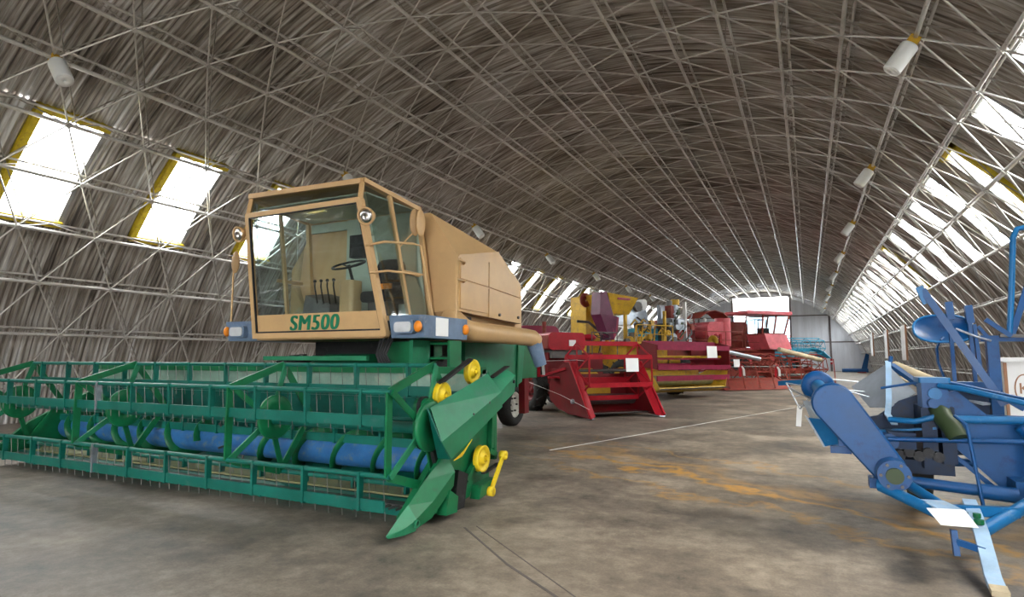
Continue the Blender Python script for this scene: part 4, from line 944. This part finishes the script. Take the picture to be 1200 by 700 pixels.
for x in (-.85, .75): MB().tube((x, 2.2, 1.9), (x, 2.2, 3.4), .03, 6).build('awning_post', 'dark_red', e1)
for x in (.2, .5): MB().rbox(x, x + .12, 1.95, 2.05, 2.15, 2.6, .04, 'y').build('pressure_bottle', 'red', e1)
MB().ball((-.3, 1.7, 2.35), .09, .09, .12).build('headlamp', 'white', e1); MB().ball((-.35, 2.0, 3.28), .09, .09, .09).build('headlamp', 'white', e1)
steering(e1, (.2, 1.95, 2.5), (0, -.5, 1), .2, (.2, 2.2, 1.86))
MB().tube((-1.7, -.75, 1.72), (.35, -.75, 1.36), .10, 10).build('straw_tube', 'steel', e1)
MB().prism([(-1.25, .03), (-.1, .03), (-.1, .40), (-.4, .52), (-.7, .40)], 'x', -2.05, 1.6).build('front_apron', 'rust_red', e1)
for k in range(5): MB().bar((-1.8 + .85 * k, -1.2, .1), (-1.5 + .85 * k, -.6, 1.15), .05, .05).build('crop_lifter', 'rust_red', e1)
MB().prism([(-.6, .3), (.5, .35), (.7, .75), (-.2, .85)], 'x', -2.05, -1.99).build('grey_shield', 'steel', e1)
e2 = far_combine('red combine with glazed driver cab and pink nose, before the bright door opening', (-.75, 35.6, 0), 48, 2.1, 'pink_red', 'rust_red')
c2 = MB()
for x0, x1, y in ((-.8, -.95, 1.0), (.8, .95, 1.0), (-.8, -.8, 2.4), (.8, .8, 2.4), (0, 0, .98)):
    c2.bar((x0, y + .25, 2.75), (x1, y, 3.8), .07, .07)
c2.bar((-.8, 1.25, 2.75), (.8, 1.25, 2.75), .08, .08)
for s in (-1, 1): c2.bar((s * .8, 1.25, 2.75), (s * .8, 2.68, 2.75), .07, .07)
c2.bar((-.8, 2.62, 2.75), (.8, 2.62, 2.75), .07, .07); c2.bar((-.9, 1.0, 3.8), (.9, 1.0, 3.8), .08, .08)
c2o = c2.build('cab_frame', 'rust_red', e2)
MB().slab([(-.8, 1.24, 2.78), (.8, 1.24, 2.78), (.92, 1.0, 3.77), (-.92, 1.0, 3.77)], .01).build('windscreen', 'cab_glass', c2o)
for s in (-1, 1): MB().slab([(s * .8, 1.25, 2.78), (s * .8, 2.6, 2.78), (s * .82, 2.4, 3.77), (s * .94, 1.02, 3.77)], .01).build('side_window', 'cab_glass', c2o)
MB().rbox(-2.2, 1.05, .85, 2.6, 3.8, 4.0, .09, 'y').build('cab_roof', 'pink_red', e2)
MB().hexa([(-.6, .95, 1.9), (1.0, .95, 1.9), (1.0, 2.4, 1.9), (-.6, 2.4, 1.9), (-.75, 1.15, 2.75), (.85, 1.15, 2.72), (.85, 2.5, 2.75), (-.75, 2.5, 2.75)]).build('cab_nose', 'pink_red', e2)
MB().box(-.25, .25, 1.8, 2.2, 2.6, 3.1).build('driver_seat', 'black', e2)
MB().rbox(-2.6, -.2, 3.0, 5.0, 2.0, 3.5, .2, 'y').build('grain_tank', 'rust_red', e2)
MB().tube((-1.7, -.75, 1.85), (1.2, -.75, 1.30), .12, 10).build('straw_tube', 'canvas', e2)
for k in range(6): MB().bar((-2.0 + .8 * k, -.9, .15), (-1.6 + .8 * k, -.5, 1.35), .05, .05).build('crop_lifter', 'rust_red', e2)
MB().tube((1.4, 3.0, 2.1), (1.4, 5.5, 2.3), .15, 12).build('unloading_tube', 'rust_red', e2)
e3 = far_combine('light blue combine with open reel, last of the row near the end wall', (-.5, 52.0, 0), 40, 2.0, 'cyan', 'cyan', 1.35)
MB().rbox(-1.0, 1.0, 2.9, 4.6, 2.0, 3.2, .15, 'y').build('grain_tank', 'cyan', e3)
rails(e3, [(-2.6, 2.9), (-2.6, 1.9), (-1.6, 1.9), (-1.6, 2.9)], 1.8, 4.5, 'cyan', .04)
MB().slab([(-2.6, 1.9, 1.8), (-1.6, 1.9, 1.8), (-1.6, 2.9, 1.8), (-2.6, 2.9, 1.8)], .06).build('side_platform', 'cyan', e3)
MB().bar((-2.1, 2.4, 1.8), (-1.0, 2.6, 1.5), .1, .1).build('platform_stay', 'cyan', e3)

# ------------------------------------------------------------------ blue implements by the right foot of the end wall
gr = thing('grader_blade', 'long low blue blade with a raised slanting wing near the end wall', 'farm implement', (4.2, 66.5, 0), hall=True)
MB().rbox(2.9, 5.1, 66.3, 66.6, .05, .42, .12, 'x').build('blade_roll', 'blue', gr)
MB().slab([(4.5, 66.4, .3), (5.0, 66.4, .3), (5.25, 66.4, 1.75), (4.95, 66.4, 1.85)], .12).build('slanting_wing', 'blue', gr)
MB().box(4.2, 4.9, 66.25, 66.65, 0, .1).build('skid', 'rust_red', gr)
done()
fe = thing('fire_extinguisher', 'red and white fire extinguisher hung on the end wall post', 'fire extinguisher', (2.25, Y1 - .33, .75), hall=True)
MB().lathe([(.001, .75), (.1, .75), (.11, .8), (.11, 1.25), (.06, 1.38), (.001, 1.38)], (2.25, Y1 - .33, 0), (0, 0, 1), 16).build('cylinder', 'red', fe)
MB().lathe([(.111, .95), (.113, .95), (.113, 1.12), (.111, 1.12)], (2.25, Y1 - .33, 0), (0, 0, 1), 16).build('band', 'white', fe)
MB().box(2.2, 2.3, Y1 - .42, Y1 - .25, 1.38, 1.5).build('valve', 'black', fe)
done()

# ================================================================== BLUE BINDER, right foreground
bi = thing('reaper_binder', 'bright blue horse-style reaper binder with drawbar, levers and a sprung seat', 'reaper binder', (1.0, 6.6, 0), hall=True)
# big drive casing, a capsule plate leaning left
def capsule(p, q, r0, r1, n=10):
    p, q = Vector(p), Vector(q); d = (q - p).normalized(); a0 = math.atan2(d.y, d.x); out = []
    for k in range(n + 1):
        a = a0 + math.pi / 2 + math.pi * k / n; out.append((p.x + r0 * math.cos(a), p.y + r0 * math.sin(a)))
    for k in range(n + 1):
        a = a0 - math.pi / 2 + math.pi * k / n; out.append((q.x + r1 * math.cos(a), q.y + r1 * math.sin(a)))
    return out
cs = MB().prism(capsule((.17, 1.03), (.54, .52), .165, .125), 'y', 5.66, 5.82).build('drive_casing', 'blue', bi)
bv = cs.modifiers.new('edge', 'BEVEL'); bv.width = .03; bv.segments = 3; bv.limit_method = 'ANGLE'; bv.angle_limit = rad(50)
MB().prism(capsule((.17, 1.03), (.54, .52), .15, .11), 'y', 5.645, 5.665).build('casing_cover', 'blue', cs)
MB().tube((.55, 5.45, .51), (.55, 5.66, .51), .115, 20).build('gear_hub', 'blue', cs)
MB().tube((.55, 5.42, .51), (.55, 5.46, .51), .06, 16).build('hub_cap', 'olive', cs)
for a in range(6): MB().tube((.55 + .09 * math.cos(a * 1.047), 5.435, .51 + .09 * math.sin(a * 1.047)), (.55 + .09 * math.cos(a * 1.047), 5.455, .51 + .09 * math.sin(a * 1.047)), .012, 6).build('bolt', 'dark_steel', cs)
MB().box(.40, .56, 5.7, 5.85, .36, .44).build('casing_bracket', 'blue', bi)
MB().box(.20, .40, 5.85, 6.0, .66, .74).build('casing_bracket', 'blue', bi)
# top roller with end disc
ro = MB().tube((.15, 5.82, 1.05), (.08, 6.75, 1.12), .065, 16).build('top_roller', 'blue_light', bi)
MB().lathe([(.001, -.03), (.14, -.03), (.155, 0), (.14, .03), (.001, .03)], (.075, 6.82, 1.12), (-.07, .93, .07), 24).build('roller_disc', 'blue', ro)
# reel rods at the outer end
for a, b in (((-.22, 7.0, 1.14), (-.10, 6.9, .88)), ((-.10, 6.9, .88), (.10, 6.8, 1.14)), ((-.22, 7.0, 1.14), (.06, 6.8, 1.10)), ((-.20, 7.0, 1.10), (.10, 6.4, .95)), ((-.18, 7.0, 1.06), (.12, 6.5, .98)), ((-.12, 6.95, .92), (.10, 6.3, .90)), ((-.16, 6.95, 1.0), (.30, 6.7, 1.12)), ((.05, 6.9, 1.2), (.45, 7.1, 1.16)), ((.1, 6.9, 1.1), (.5, 7.1, 1.06)), ((.1, 6.85, 1.15), (.52, 6.9, 1.02))):
    MB().tube(a, b, .007, 6).build('reel_rod', 'steel', bi)
MB().bar((-.12, 6.95, .70), (-.10, 6.92, .90), .05, .03).build('rod_shoe', 'white', bi)
MB().bar((-.3, 7.4, 1.12), (.02, 7.0, 1.16), .04, .05).build('reel_board', 'blue_light', bi)
# tin canvas shields under the casing
MB().slab([(-.06, 6.35, 1.0), (.08, 6.2, 1.0), (.08, 6.15, .83), (.01, 6.3, .80)], .012).build('tin_shield', 'tin', bi)
MB().slab([(-.03, 6.15, .86), (.13, 6.0, .86), (.26, 5.95, .68), (.10, 6.1, .62)], .012).build('tin_shield', 'blue_light', bi)
MB().slab([(-.05, 6.15, .88), (-.02, 6.14, .86), (.12, 6.09, .62), (.09, 6.1, .61)], .012).build('shield_edge', 'tin', bi)
MB().box(.14, .30, 5.98, 6.12, .58, .64).build('shield_foot', 'blue', bi)
# tin deck: two sloping sheets meeting at a ridge
MB().slab([(.72, 7.2, 1.34), (.40, 7.3, 1.10), (.52, 6.9, .92), (.66, 6.7, .93)], .01).build('deck_sheet', 'tin', bi)
MB().slab([(.72, 7.2, 1.34), (.66, 6.7, .93), (.90, 6.8, 1.07)], .01).build('deck_sheet', 'tin', bi)
MB().strip([(.73, 7.2, 1.37), (.72, 7.1, 1.28), (.67, 6.75, .98), (.64, 6.6, .88), (.68, 6.5, .80)], .05, .014, (1, 0, 0)).build('deck_strap', 'pale_blue', bi)
MB().tube((.74, 7.2, 1.33), (.76, 7.2, 1.42), .02, 8).build('strap_clamp', 'blue', bi)
MB().bar((.76, 7.25, 1.33), (1.02, 6.7, 1.07), .06, .04).build('deck_rail', 'blue', bi)
MB().tube((.84, 7.8, 1.30), (1.18, 7.5, 1.12), .075, 12).build('canvas_roll', 'canvas', bi)
MB().bar((.86, 7.5, 1.20), (1.20, 7.3, 1.02), .16, .02).build('slatted_deck', 'canvas', bi)
MB().prism([(.55, .72), (.95, .72), (.95, 1.08), (.75, 1.0), (.55, .84)], 'y', 6.72, 6.76).build('deck_side', 'blue_shaded', bi)
MB().prism([(.40, .74), (.60, .74), (.60, .88), (.42, .84)], 'y', 6.55, 6.6).build('deck_side', 'blue_shaded', bi)
MB().bar((.45, 6.5, .72), (.98, 6.35, .80), .12, .02).build('lower_deck', 'blue_light', bi)
# gear box tower, elbow casting
gb = MB().box(.86, 1.05, 6.2, 6.45, .98, 1.21).build('gear_box', 'blue', bi)
MB().rbox(.84, 1.07, 6.18, 6.47, 1.19, 1.235, .02, 'z').build('box_lid', 'blue_light', gb)
MB().tube((.95, 6.16, 1.10), (.95, 6.22, 1.10), .05, 12).build('bearing_cap', 'blue_light', gb)
MB().tube((.93, 6.12, 1.02), (.93, 6.22, 1.02), .04, 12).build('bearing_cap', 'blue', gb)
MB().path([(.98, 6.3, 1.0), (1.0, 6.2, .90), (1.05, 6.15, .82), (1.08, 6.1, .74)], .075, 12).build('elbow_casting', 'olive', gb)
MB().path([(.62, 6.3, .86), (.8, 6.2, .86), (.93, 6.2, .90), (1.0, 6.2, .95)], .025, 8).build('drive_shaft', 'blue_light', bi)
MB().box(.86, .97, 6.3, 6.7, .45, .98).build('tower_leg', 'blue_shaded', bi); MB().box(1.0, 1.1, 6.3, 6.7, .50, .98).build('tower_leg', 'blue_shaded', bi)
MB().box(.60, .80, 6.2, 6.5, .62, .76).build('knotter_case', 'blue_shaded', bi); MB().tube((.60, 6.15, .68), (.60, 6.3, .68), .07, 14).build('knotter_wheel', 'blue', bi)
MB().box(.66, 1.10, 6.45, 6.7, .38, .50).build('cross_beam', 'blue_shaded', bi)
for k in range(5): MB().tube((.68 + .07 * k, 6.25, .56 + .03 * (k % 2)), (.68 + .07 * k, 6.36, .56 + .03 * (k % 2)), .045, 10).build('chain_sprocket', 'black', bi)
wheel(bi, (.90, 7.05, .42), .42, .16, rim='blue', lugs=0)
MB().tube((.78, 7.05, .42), (1.7, 7.05, .42), .04, 8).build('axle', 'blue', bi)
wheel(bi, (1.75, 7.05, .42), .42, .16, rim='blue')
# big side plates and frame tubes
pl = MB().prism([(1.05, 1.10), (1.14, 1.12), (1.34, .92), (1.62, .92), (1.62, .30), (1.42, .30), (1.08, .66)], 'y', 6.40, 6.44).build('side_plate', 'blue', bi)
text_mesh('painted_number', 'P.S 825', .05, frame_mat((1.32, 6.393, .70), (1, 0, 0), (0, 0, 1)), 'letter_white', pl, depth=.001, fat=.001, label='small white painted number on the blue plate')
MB().prism([(1.02, .62), (1.06, .62), (1.42, .28), (1.36, .28)], 'y', 6.38, 6.42).build('plate_brace', 'blue', bi)
MB().tube((1.09, 6.2, .89), (1.62, 6.2, .90), .033, 10).build('frame_tube', 'blue_light', bi)
MB().tube((.58, 6.1, .71), (1.62, 6.1, .745), .02, 8).build('tie_rod', 'blue', bi)
MB().tube((.60, 6.05, .385), (1.22, 6.05, .345), .045, 12).build('lower_tube', 'blue', bi); MB().tube((1.18, 6.05, .345), (1.42, 6.05, .33), .06, 12).build('tube_sleeve', 'blue', bi)
MB().path([(1.06, 6.1, .93), (1.13, 6.05, .86), (1.17, 5.9, .25)], .013, 6).build('stay_rod', 'blue', bi)
MB().tube((1.55, 6.2, .82), (1.53, 6.15, .40), .03, 8).build('screw_jack', 'blue', bi)
MB().box(1.44, 1.66, 6.15, 6.5, .28, .42).build('frame_corner', 'blue', bi)
MB().tube((1.50, 6.15, .86), (1.62, 6.15, .70), .05, 10).build('linkage_knuckle', 'blue', bi)
# rods and levers over the top
MB().tube((.58, 6.4, 1.13), (.92, 6.35, 1.20), .012, 6).build('control_rod', 'blue', bi)
MB().path([(.98, 6.15, 1.17), (1.1, 6.0, 1.155), (1.45, 5.8, 1.06), (1.6, 5.75, 1.02)], .022, 8).build('control_rod', 'blue_light', bi)
MB().tube((1.05, 6.3, 1.2), (1.65, 6.5, 1.05), .015, 6).build('control_rod', 'blue', bi)
lb = MB().bar((.975, 6.6, 2.03), (1.49, 6.5, 1.0), .035, .06).build('long_lever', 'blue', bi)
MB().bar((.95, 6.6, 2.06), (1.0, 6.6, 1.90), .06, .035).build('lever_grip', 'blue_light', lb)
for x0, z0, x1, z1 in ((1.235, 1.93, 1.24, 1.12), (1.385, 1.89, 1.40, 1.14)):
    l2 = MB().bar((x0, 7.0, z0), (x1, 7.0, z1), .03, .04).build('hand_lever', 'blue', bi)
    MB().bar((x0, 7.0, z0 + .01), (x0 + .01, 7.0, z0 - .16), .06, .06).build('lever_grip', 'blue', l2)
MB().bar((1.42, 7.0, 1.72), (1.44, 7.0, 1.30), .03, .06).build('quadrant', 'blue', bi)
MB().path([(1.28, 7.0, 1.68), (1.42, 6.95, 1.6), (1.52, 6.9, 1.56)], .012, 6).build('control_rod', 'steel', bi)
MB().bar((1.45, 7.0, 1.70), (1.58, 7.0, 1.50), .02, .03).build('quadrant_link', 'blue', bi); MB().bar((1.54, 7.0, 1.52), (1.50, 7.0, 1.25), .02, .04).build('quadrant_link', 'blue', bi)
MB().box(1.18, 1.50, 6.9, 7.1, 1.10, 1.18).build('lever_base', 'blue', bi); MB().box(1.2, 1.48, 6.95, 7.05, .5, 1.1).build('lever_column', 'blue_shaded', bi)
# posts on the right
MB().box(1.50, 1.59, 6.96, 7.04, .42, 1.58).build('upright_post', 'blue', bi)
MB().bar((1.46, 7.0, 1.585), (2.0, 7.0, 1.575), .05, .055).build('top_bar', 'blue', bi)
MB().path([(1.68, 7.0, 1.60), (1.72, 7.0, 2.0), (1.765, 7.0, 2.52), (1.80, 7.0, 2.60), (1.9, 7.0, 2.62)], .025, 8).build('bent_pipe', 'blue_light', bi)
MB().bar((1.70, 7.0, 1.62), (1.90, 7.0, 2.25), .05, .02).build('flat_stay', 'blue', bi)
MB().bar((1.50, 6.95, 1.76), (1.68, 6.95, 1.60), .03, .04).build('latch_arm', 'blue', bi)
MB().bar((1.60, 6.97, 1.61), (1.80, 6.97, 1.60), .06, .03).build('clamp_plate', 'dark_steel', bi)
for a, b in (((1.45, 6.5, 1.10), (1.62, 6.5, .98)), ((1.20, 7.3, 1.05), (1.62, 7.2, 1.0)), ((1.15, 7.4, .98), (1.62, 7.3, .92)), ((1.1, 7.3, 1.15), (1.3, 7.1, 1.06))):
    MB().bar(a, b, .05, .06).build('rear_frame', 'blue', bi)
MB().bar((1.05, 7.3, 1.10), (1.45, 6.9, .98), .10, .02).build('rear_board', 'tin', bi)
# seat: dished pan with raised rim on a spring strap
sc_ = Vector((1.20, 7.15, 1.66)); tilt_ = Matrix.Rotation(rad(48), 3, 'X'); vs = []; fs = []
n, mseg = 28, 6
for j in range(mseg + 1):
    t = j / mseg
    for i in range(n):
        a = 2 * math.pi * i / n; rx = .245 * (abs(math.cos(a)) ** .8) * (1 if math.cos(a) > 0 else -1); ry = .17 * (abs(math.sin(a)) ** .8) * (1 if math.sin(a) > 0 else -1)
        vs.append(sc_ + tilt_ @ Vector((rx * t, ry * t, -.03 + .06 * t ** 3 + .03 * max(0, math.sin(a)) * t ** 2)))
for j in range(mseg):
    for i in range(n): fs.append((j * n + i, j * n + (i + 1) % n, (j + 1) * n + (i + 1) % n, (j + 1) * n + i))
se = MB().faces(vs, fs, True)
se.faces([v + tilt_ @ Vector((0, 0, -.012)) for v in vs], [f[::-1] for f in fs], True)
seo = se.build('seat_pan', 'blue', bi, fix=False)
MB().path(list(vs[mseg * n:]) + [vs[mseg * n]], .012, 6).build('seat_rim', 'blue_light', seo)
MB().strip([(1.20, 7.15, 1.61), (1.17, 7.12, 1.58), (1.14, 7.15, 1.50), (1.15, 7.2, 1.36), (1.20, 7.25, 1.20), (1.26, 7.25, 1.10)], .07, .014, (0, 1, 0)).build('seat_spring', 'blue', seo)
# drawbar: A frame converging to a flat tongue that rests on the floor
MB().tube((.45, 5.55, .42), (.56, 5.5, .42), .05, 12).build('frame_elbow', 'blue_light', bi)
MB().tube((.46, 5.55, .41), (.83, 5.25, .28), .042, 12).build('drawbar_arm', 'blue_light', bi)
MB().tube((.62, 5.9, .42), (.86, 5.35, .31), .038, 12).build('drawbar_arm', 'blue_light', bi)
MB().tube((1.62, 5.9, .44), (1.02, 5.3, .19), .045, 12).build('drawbar_arm', 'blue_light', bi)
MB().bar((.74, 5.4, .30), (1.30, 5.55, .30), .05, .07).build('drawbar_cross', 'blue_light', bi)
MB().slab([(.68, 5.38, .36), (.84, 5.40, .36), (.95, 5.22, .33), (.84, 5.16, .31)], .02).build('hitch_plate', 'pale_blue', bi)
tg = MB().strip([(1.03, 5.62, .34), (1.01, 5.35, .29), (.99, 5.10, .23), (.965, 4.86, .15), (.945, 4.66, .075), (.94, 4.50, .035)], .085, .03, (1, 0, 0)).build('tongue', 'pale_blue', bi)
MB().strip([(.943, 4.56, .054), (.941, 4.52, .045), (.94, 4.48, .040)], .088, .034, (1, 0, 0)).build('worn_tip', 'canvas', tg)
MB().tube((1.0, 5.20, .27), (1.0, 5.20, .30), .03, 10).build('tongue_bolt', 'green', tg); MB().tube((1.01, 5.30, .29), (1.01, 5.30, .32), .024, 10).build('tongue_bolt', 'green', tg)
MB().bar((.82, 5.0, .26), (.825, 4.98, .10), .035, .05).build('hook_leg', 'blue', bi)
MB().bar((.83, 4.98, .19), (.97, 4.92, .165), .03, .04).build('hook_arm', 'blue', bi)
done()
isg = MB().slab([(.69, 5.10, .365), (.915, 5.16, .365), (.90, 4.70, .355), (.70, 4.66, .36)], .003).build('info_sheet', 'paper')
tag(isg, 'white paper sheet lying on the blue drawbar', 'information sheet')

# ------------------------------------------------------------------ exhibition board behind the binder
pn = thing('display_board', 'white boxed display board with brown frame and ring logo, right edge', 'display board', (2.5, 8.6, 0), hall=True)
MB().box(1.97, 3.6, 8.5, 8.9, .0, 1.36).build('board_body', 'white', pn); MB().box(1.93, 3.65, 8.44, 8.94, 1.36, 1.41).build('board_top', 'white', pn)
for x in (1.975, 2.30, 2.75): MB().box(x - .015, x + .015, 8.485, 8.5, 0.02, 1.35).build('board_strip', 'letter_brown', pn)
MB().path([(2.135 + .085 * math.cos(2 * math.pi * i / 28), 8.494, 1.06 + .16 * math.sin(2 * math.pi * i / 28)) for i in range(29)], .007, 5).build('logo_ring', 'letter_brown', pn)
text_mesh('logo_letter', 'K', .17, frame_mat((2.135, 8.494, 1.06), (1, 0, 0), (0, 0, 1)), 'letter_brown', pn, depth=.002)
MB().path([(2.52 + .085 * math.cos(2 * math.pi * i / 28), 8.494, 1.02 + .16 * math.sin(2 * math.pi * i / 28)) for i in range(29)], .007, 5).build('logo_ring', 'letter_brown', pn)
done()
# three hanging panels on the right wall
for nm, y, w, zb, zt, x in (('nearest', 35.2, 1.5, 1.30, 3.02, 4.30), ('middle', 42.6, 1.5, 1.40, 3.10, 4.30), ('farthest', 51.5, 1.6, 1.55, 3.25, 4.30)):
    b = thing('wall_panel', 'tall white panel hung on the right wall lattice, %s of three' % nm, 'panel', (x, y, zb), group='white panels on the right wall', hall=True)
    MB().box(x - .03, x + .03, y - w / 2, y + w / 2, zb, zt).build('panel_sheet', 'white', b)
    MB().box(x - .04, x + .04, y - w / 2 - .05, y - w / 2, zb, zt).build('panel_edge', 'letter_brown', b)
    for yy in (y - .4, y + .4): MB().tube((x, yy, zt), (x + .05, yy, zt + .45), .008, 5).build('hanging_wire', 'dark_steel', b)
    done()
# paper sheets on the other machines
def to_world(o_loc, rz, p): return Matrix.Translation(o_loc) @ Matrix.Rotation(rad(rz), 4, 'Z') @ Vector(p)
def sheet_on(loc, rz, x, y, z, w, h, label):
    m = MB(); m.slab([to_world(loc, rz, q) for q in ((x - w / 2, y, z - h / 2), (x + w / 2, y, z - h / 2), (x + w / 2, y + .02, z + h / 2), (x - w / 2, y + .02, z + h / 2))], .004)
    tag(m.build('info_sheet', 'paper'), label, 'information sheet')
sheet_on((-3.80, 13.80, 0), 50, .28, .19, 1.24, .36, .32, 'white paper sheet fixed to the red reel')
sheet_on((-3.5, 21.7, 0), 60, .85, -.01, 1.62, .55, .42, 'white paper sheet hung on the boxy maroon reel')
sheet_on((-2.75, 29.4, 0), 48, -.95, -.75, 1.18, .34, .34, 'white paper sheet on the rust red header')
# safety ropes with red and white ribbons
def rope(pts, label, knots=()):
    t = thing('safety_rope', label, 'rope', (pts[0][0], pts[0][1], pts[0][2] - .02), hall=True, group='thin safety ropes')
    MB().path(pts, .004, 6).build('cord', 'white', t)
    for p, s in knots:
        p = Vector(p)
        r = MB().path([p + Vector((.06 * math.cos(i * .7), .02, -.02 + .06 * math.sin(i * .7))) * s for i in range(10)], .016 * s, 6).build('ribbon', 'red', t)
        MB().strip([p, p + Vector((-.05, 0, -.12)) * s, p + Vector((-.06, .02, -.36)) * s], .07 * s, .01, (1, .3, 0)).build('red_tail', 'red', r)
        MB().strip([p, p + Vector((.06, -.02, -.10)) * s, p + Vector((.07, 0, -.32)) * s], .07 * s, .01, (1, -.2, 0)).build('white_tail', 'white', r)
    done()
rope([(-5.42, 11.6, 1.28), (-5.48, 12.6, 1.335), (-4.75, 12.95, 1.36), (-4.55, 12.9, 1.34)], 'thin white rope with one ribbon between the green combine and the red reel', [((-5.48, 12.6, 1.335), 1.0)])
rope([(-5.45, 11.7, .92), (-5.0, 12.6, .58), (-4.45, 12.95, .25)], 'thin white rope slanting down to the tip of the red side panel')
rope([(-4.2, 27.2, .90), (-2.6, 27.8, 1.06), (-1.25, 29.2, 1.02), (-.2, 31.5, 1.05)], 'thin white rope with two ribbons before the rust red headers', [((-2.6, 27.8, 1.06), 1.3), ((-1.25, 29.2, 1.02), 1.3)])
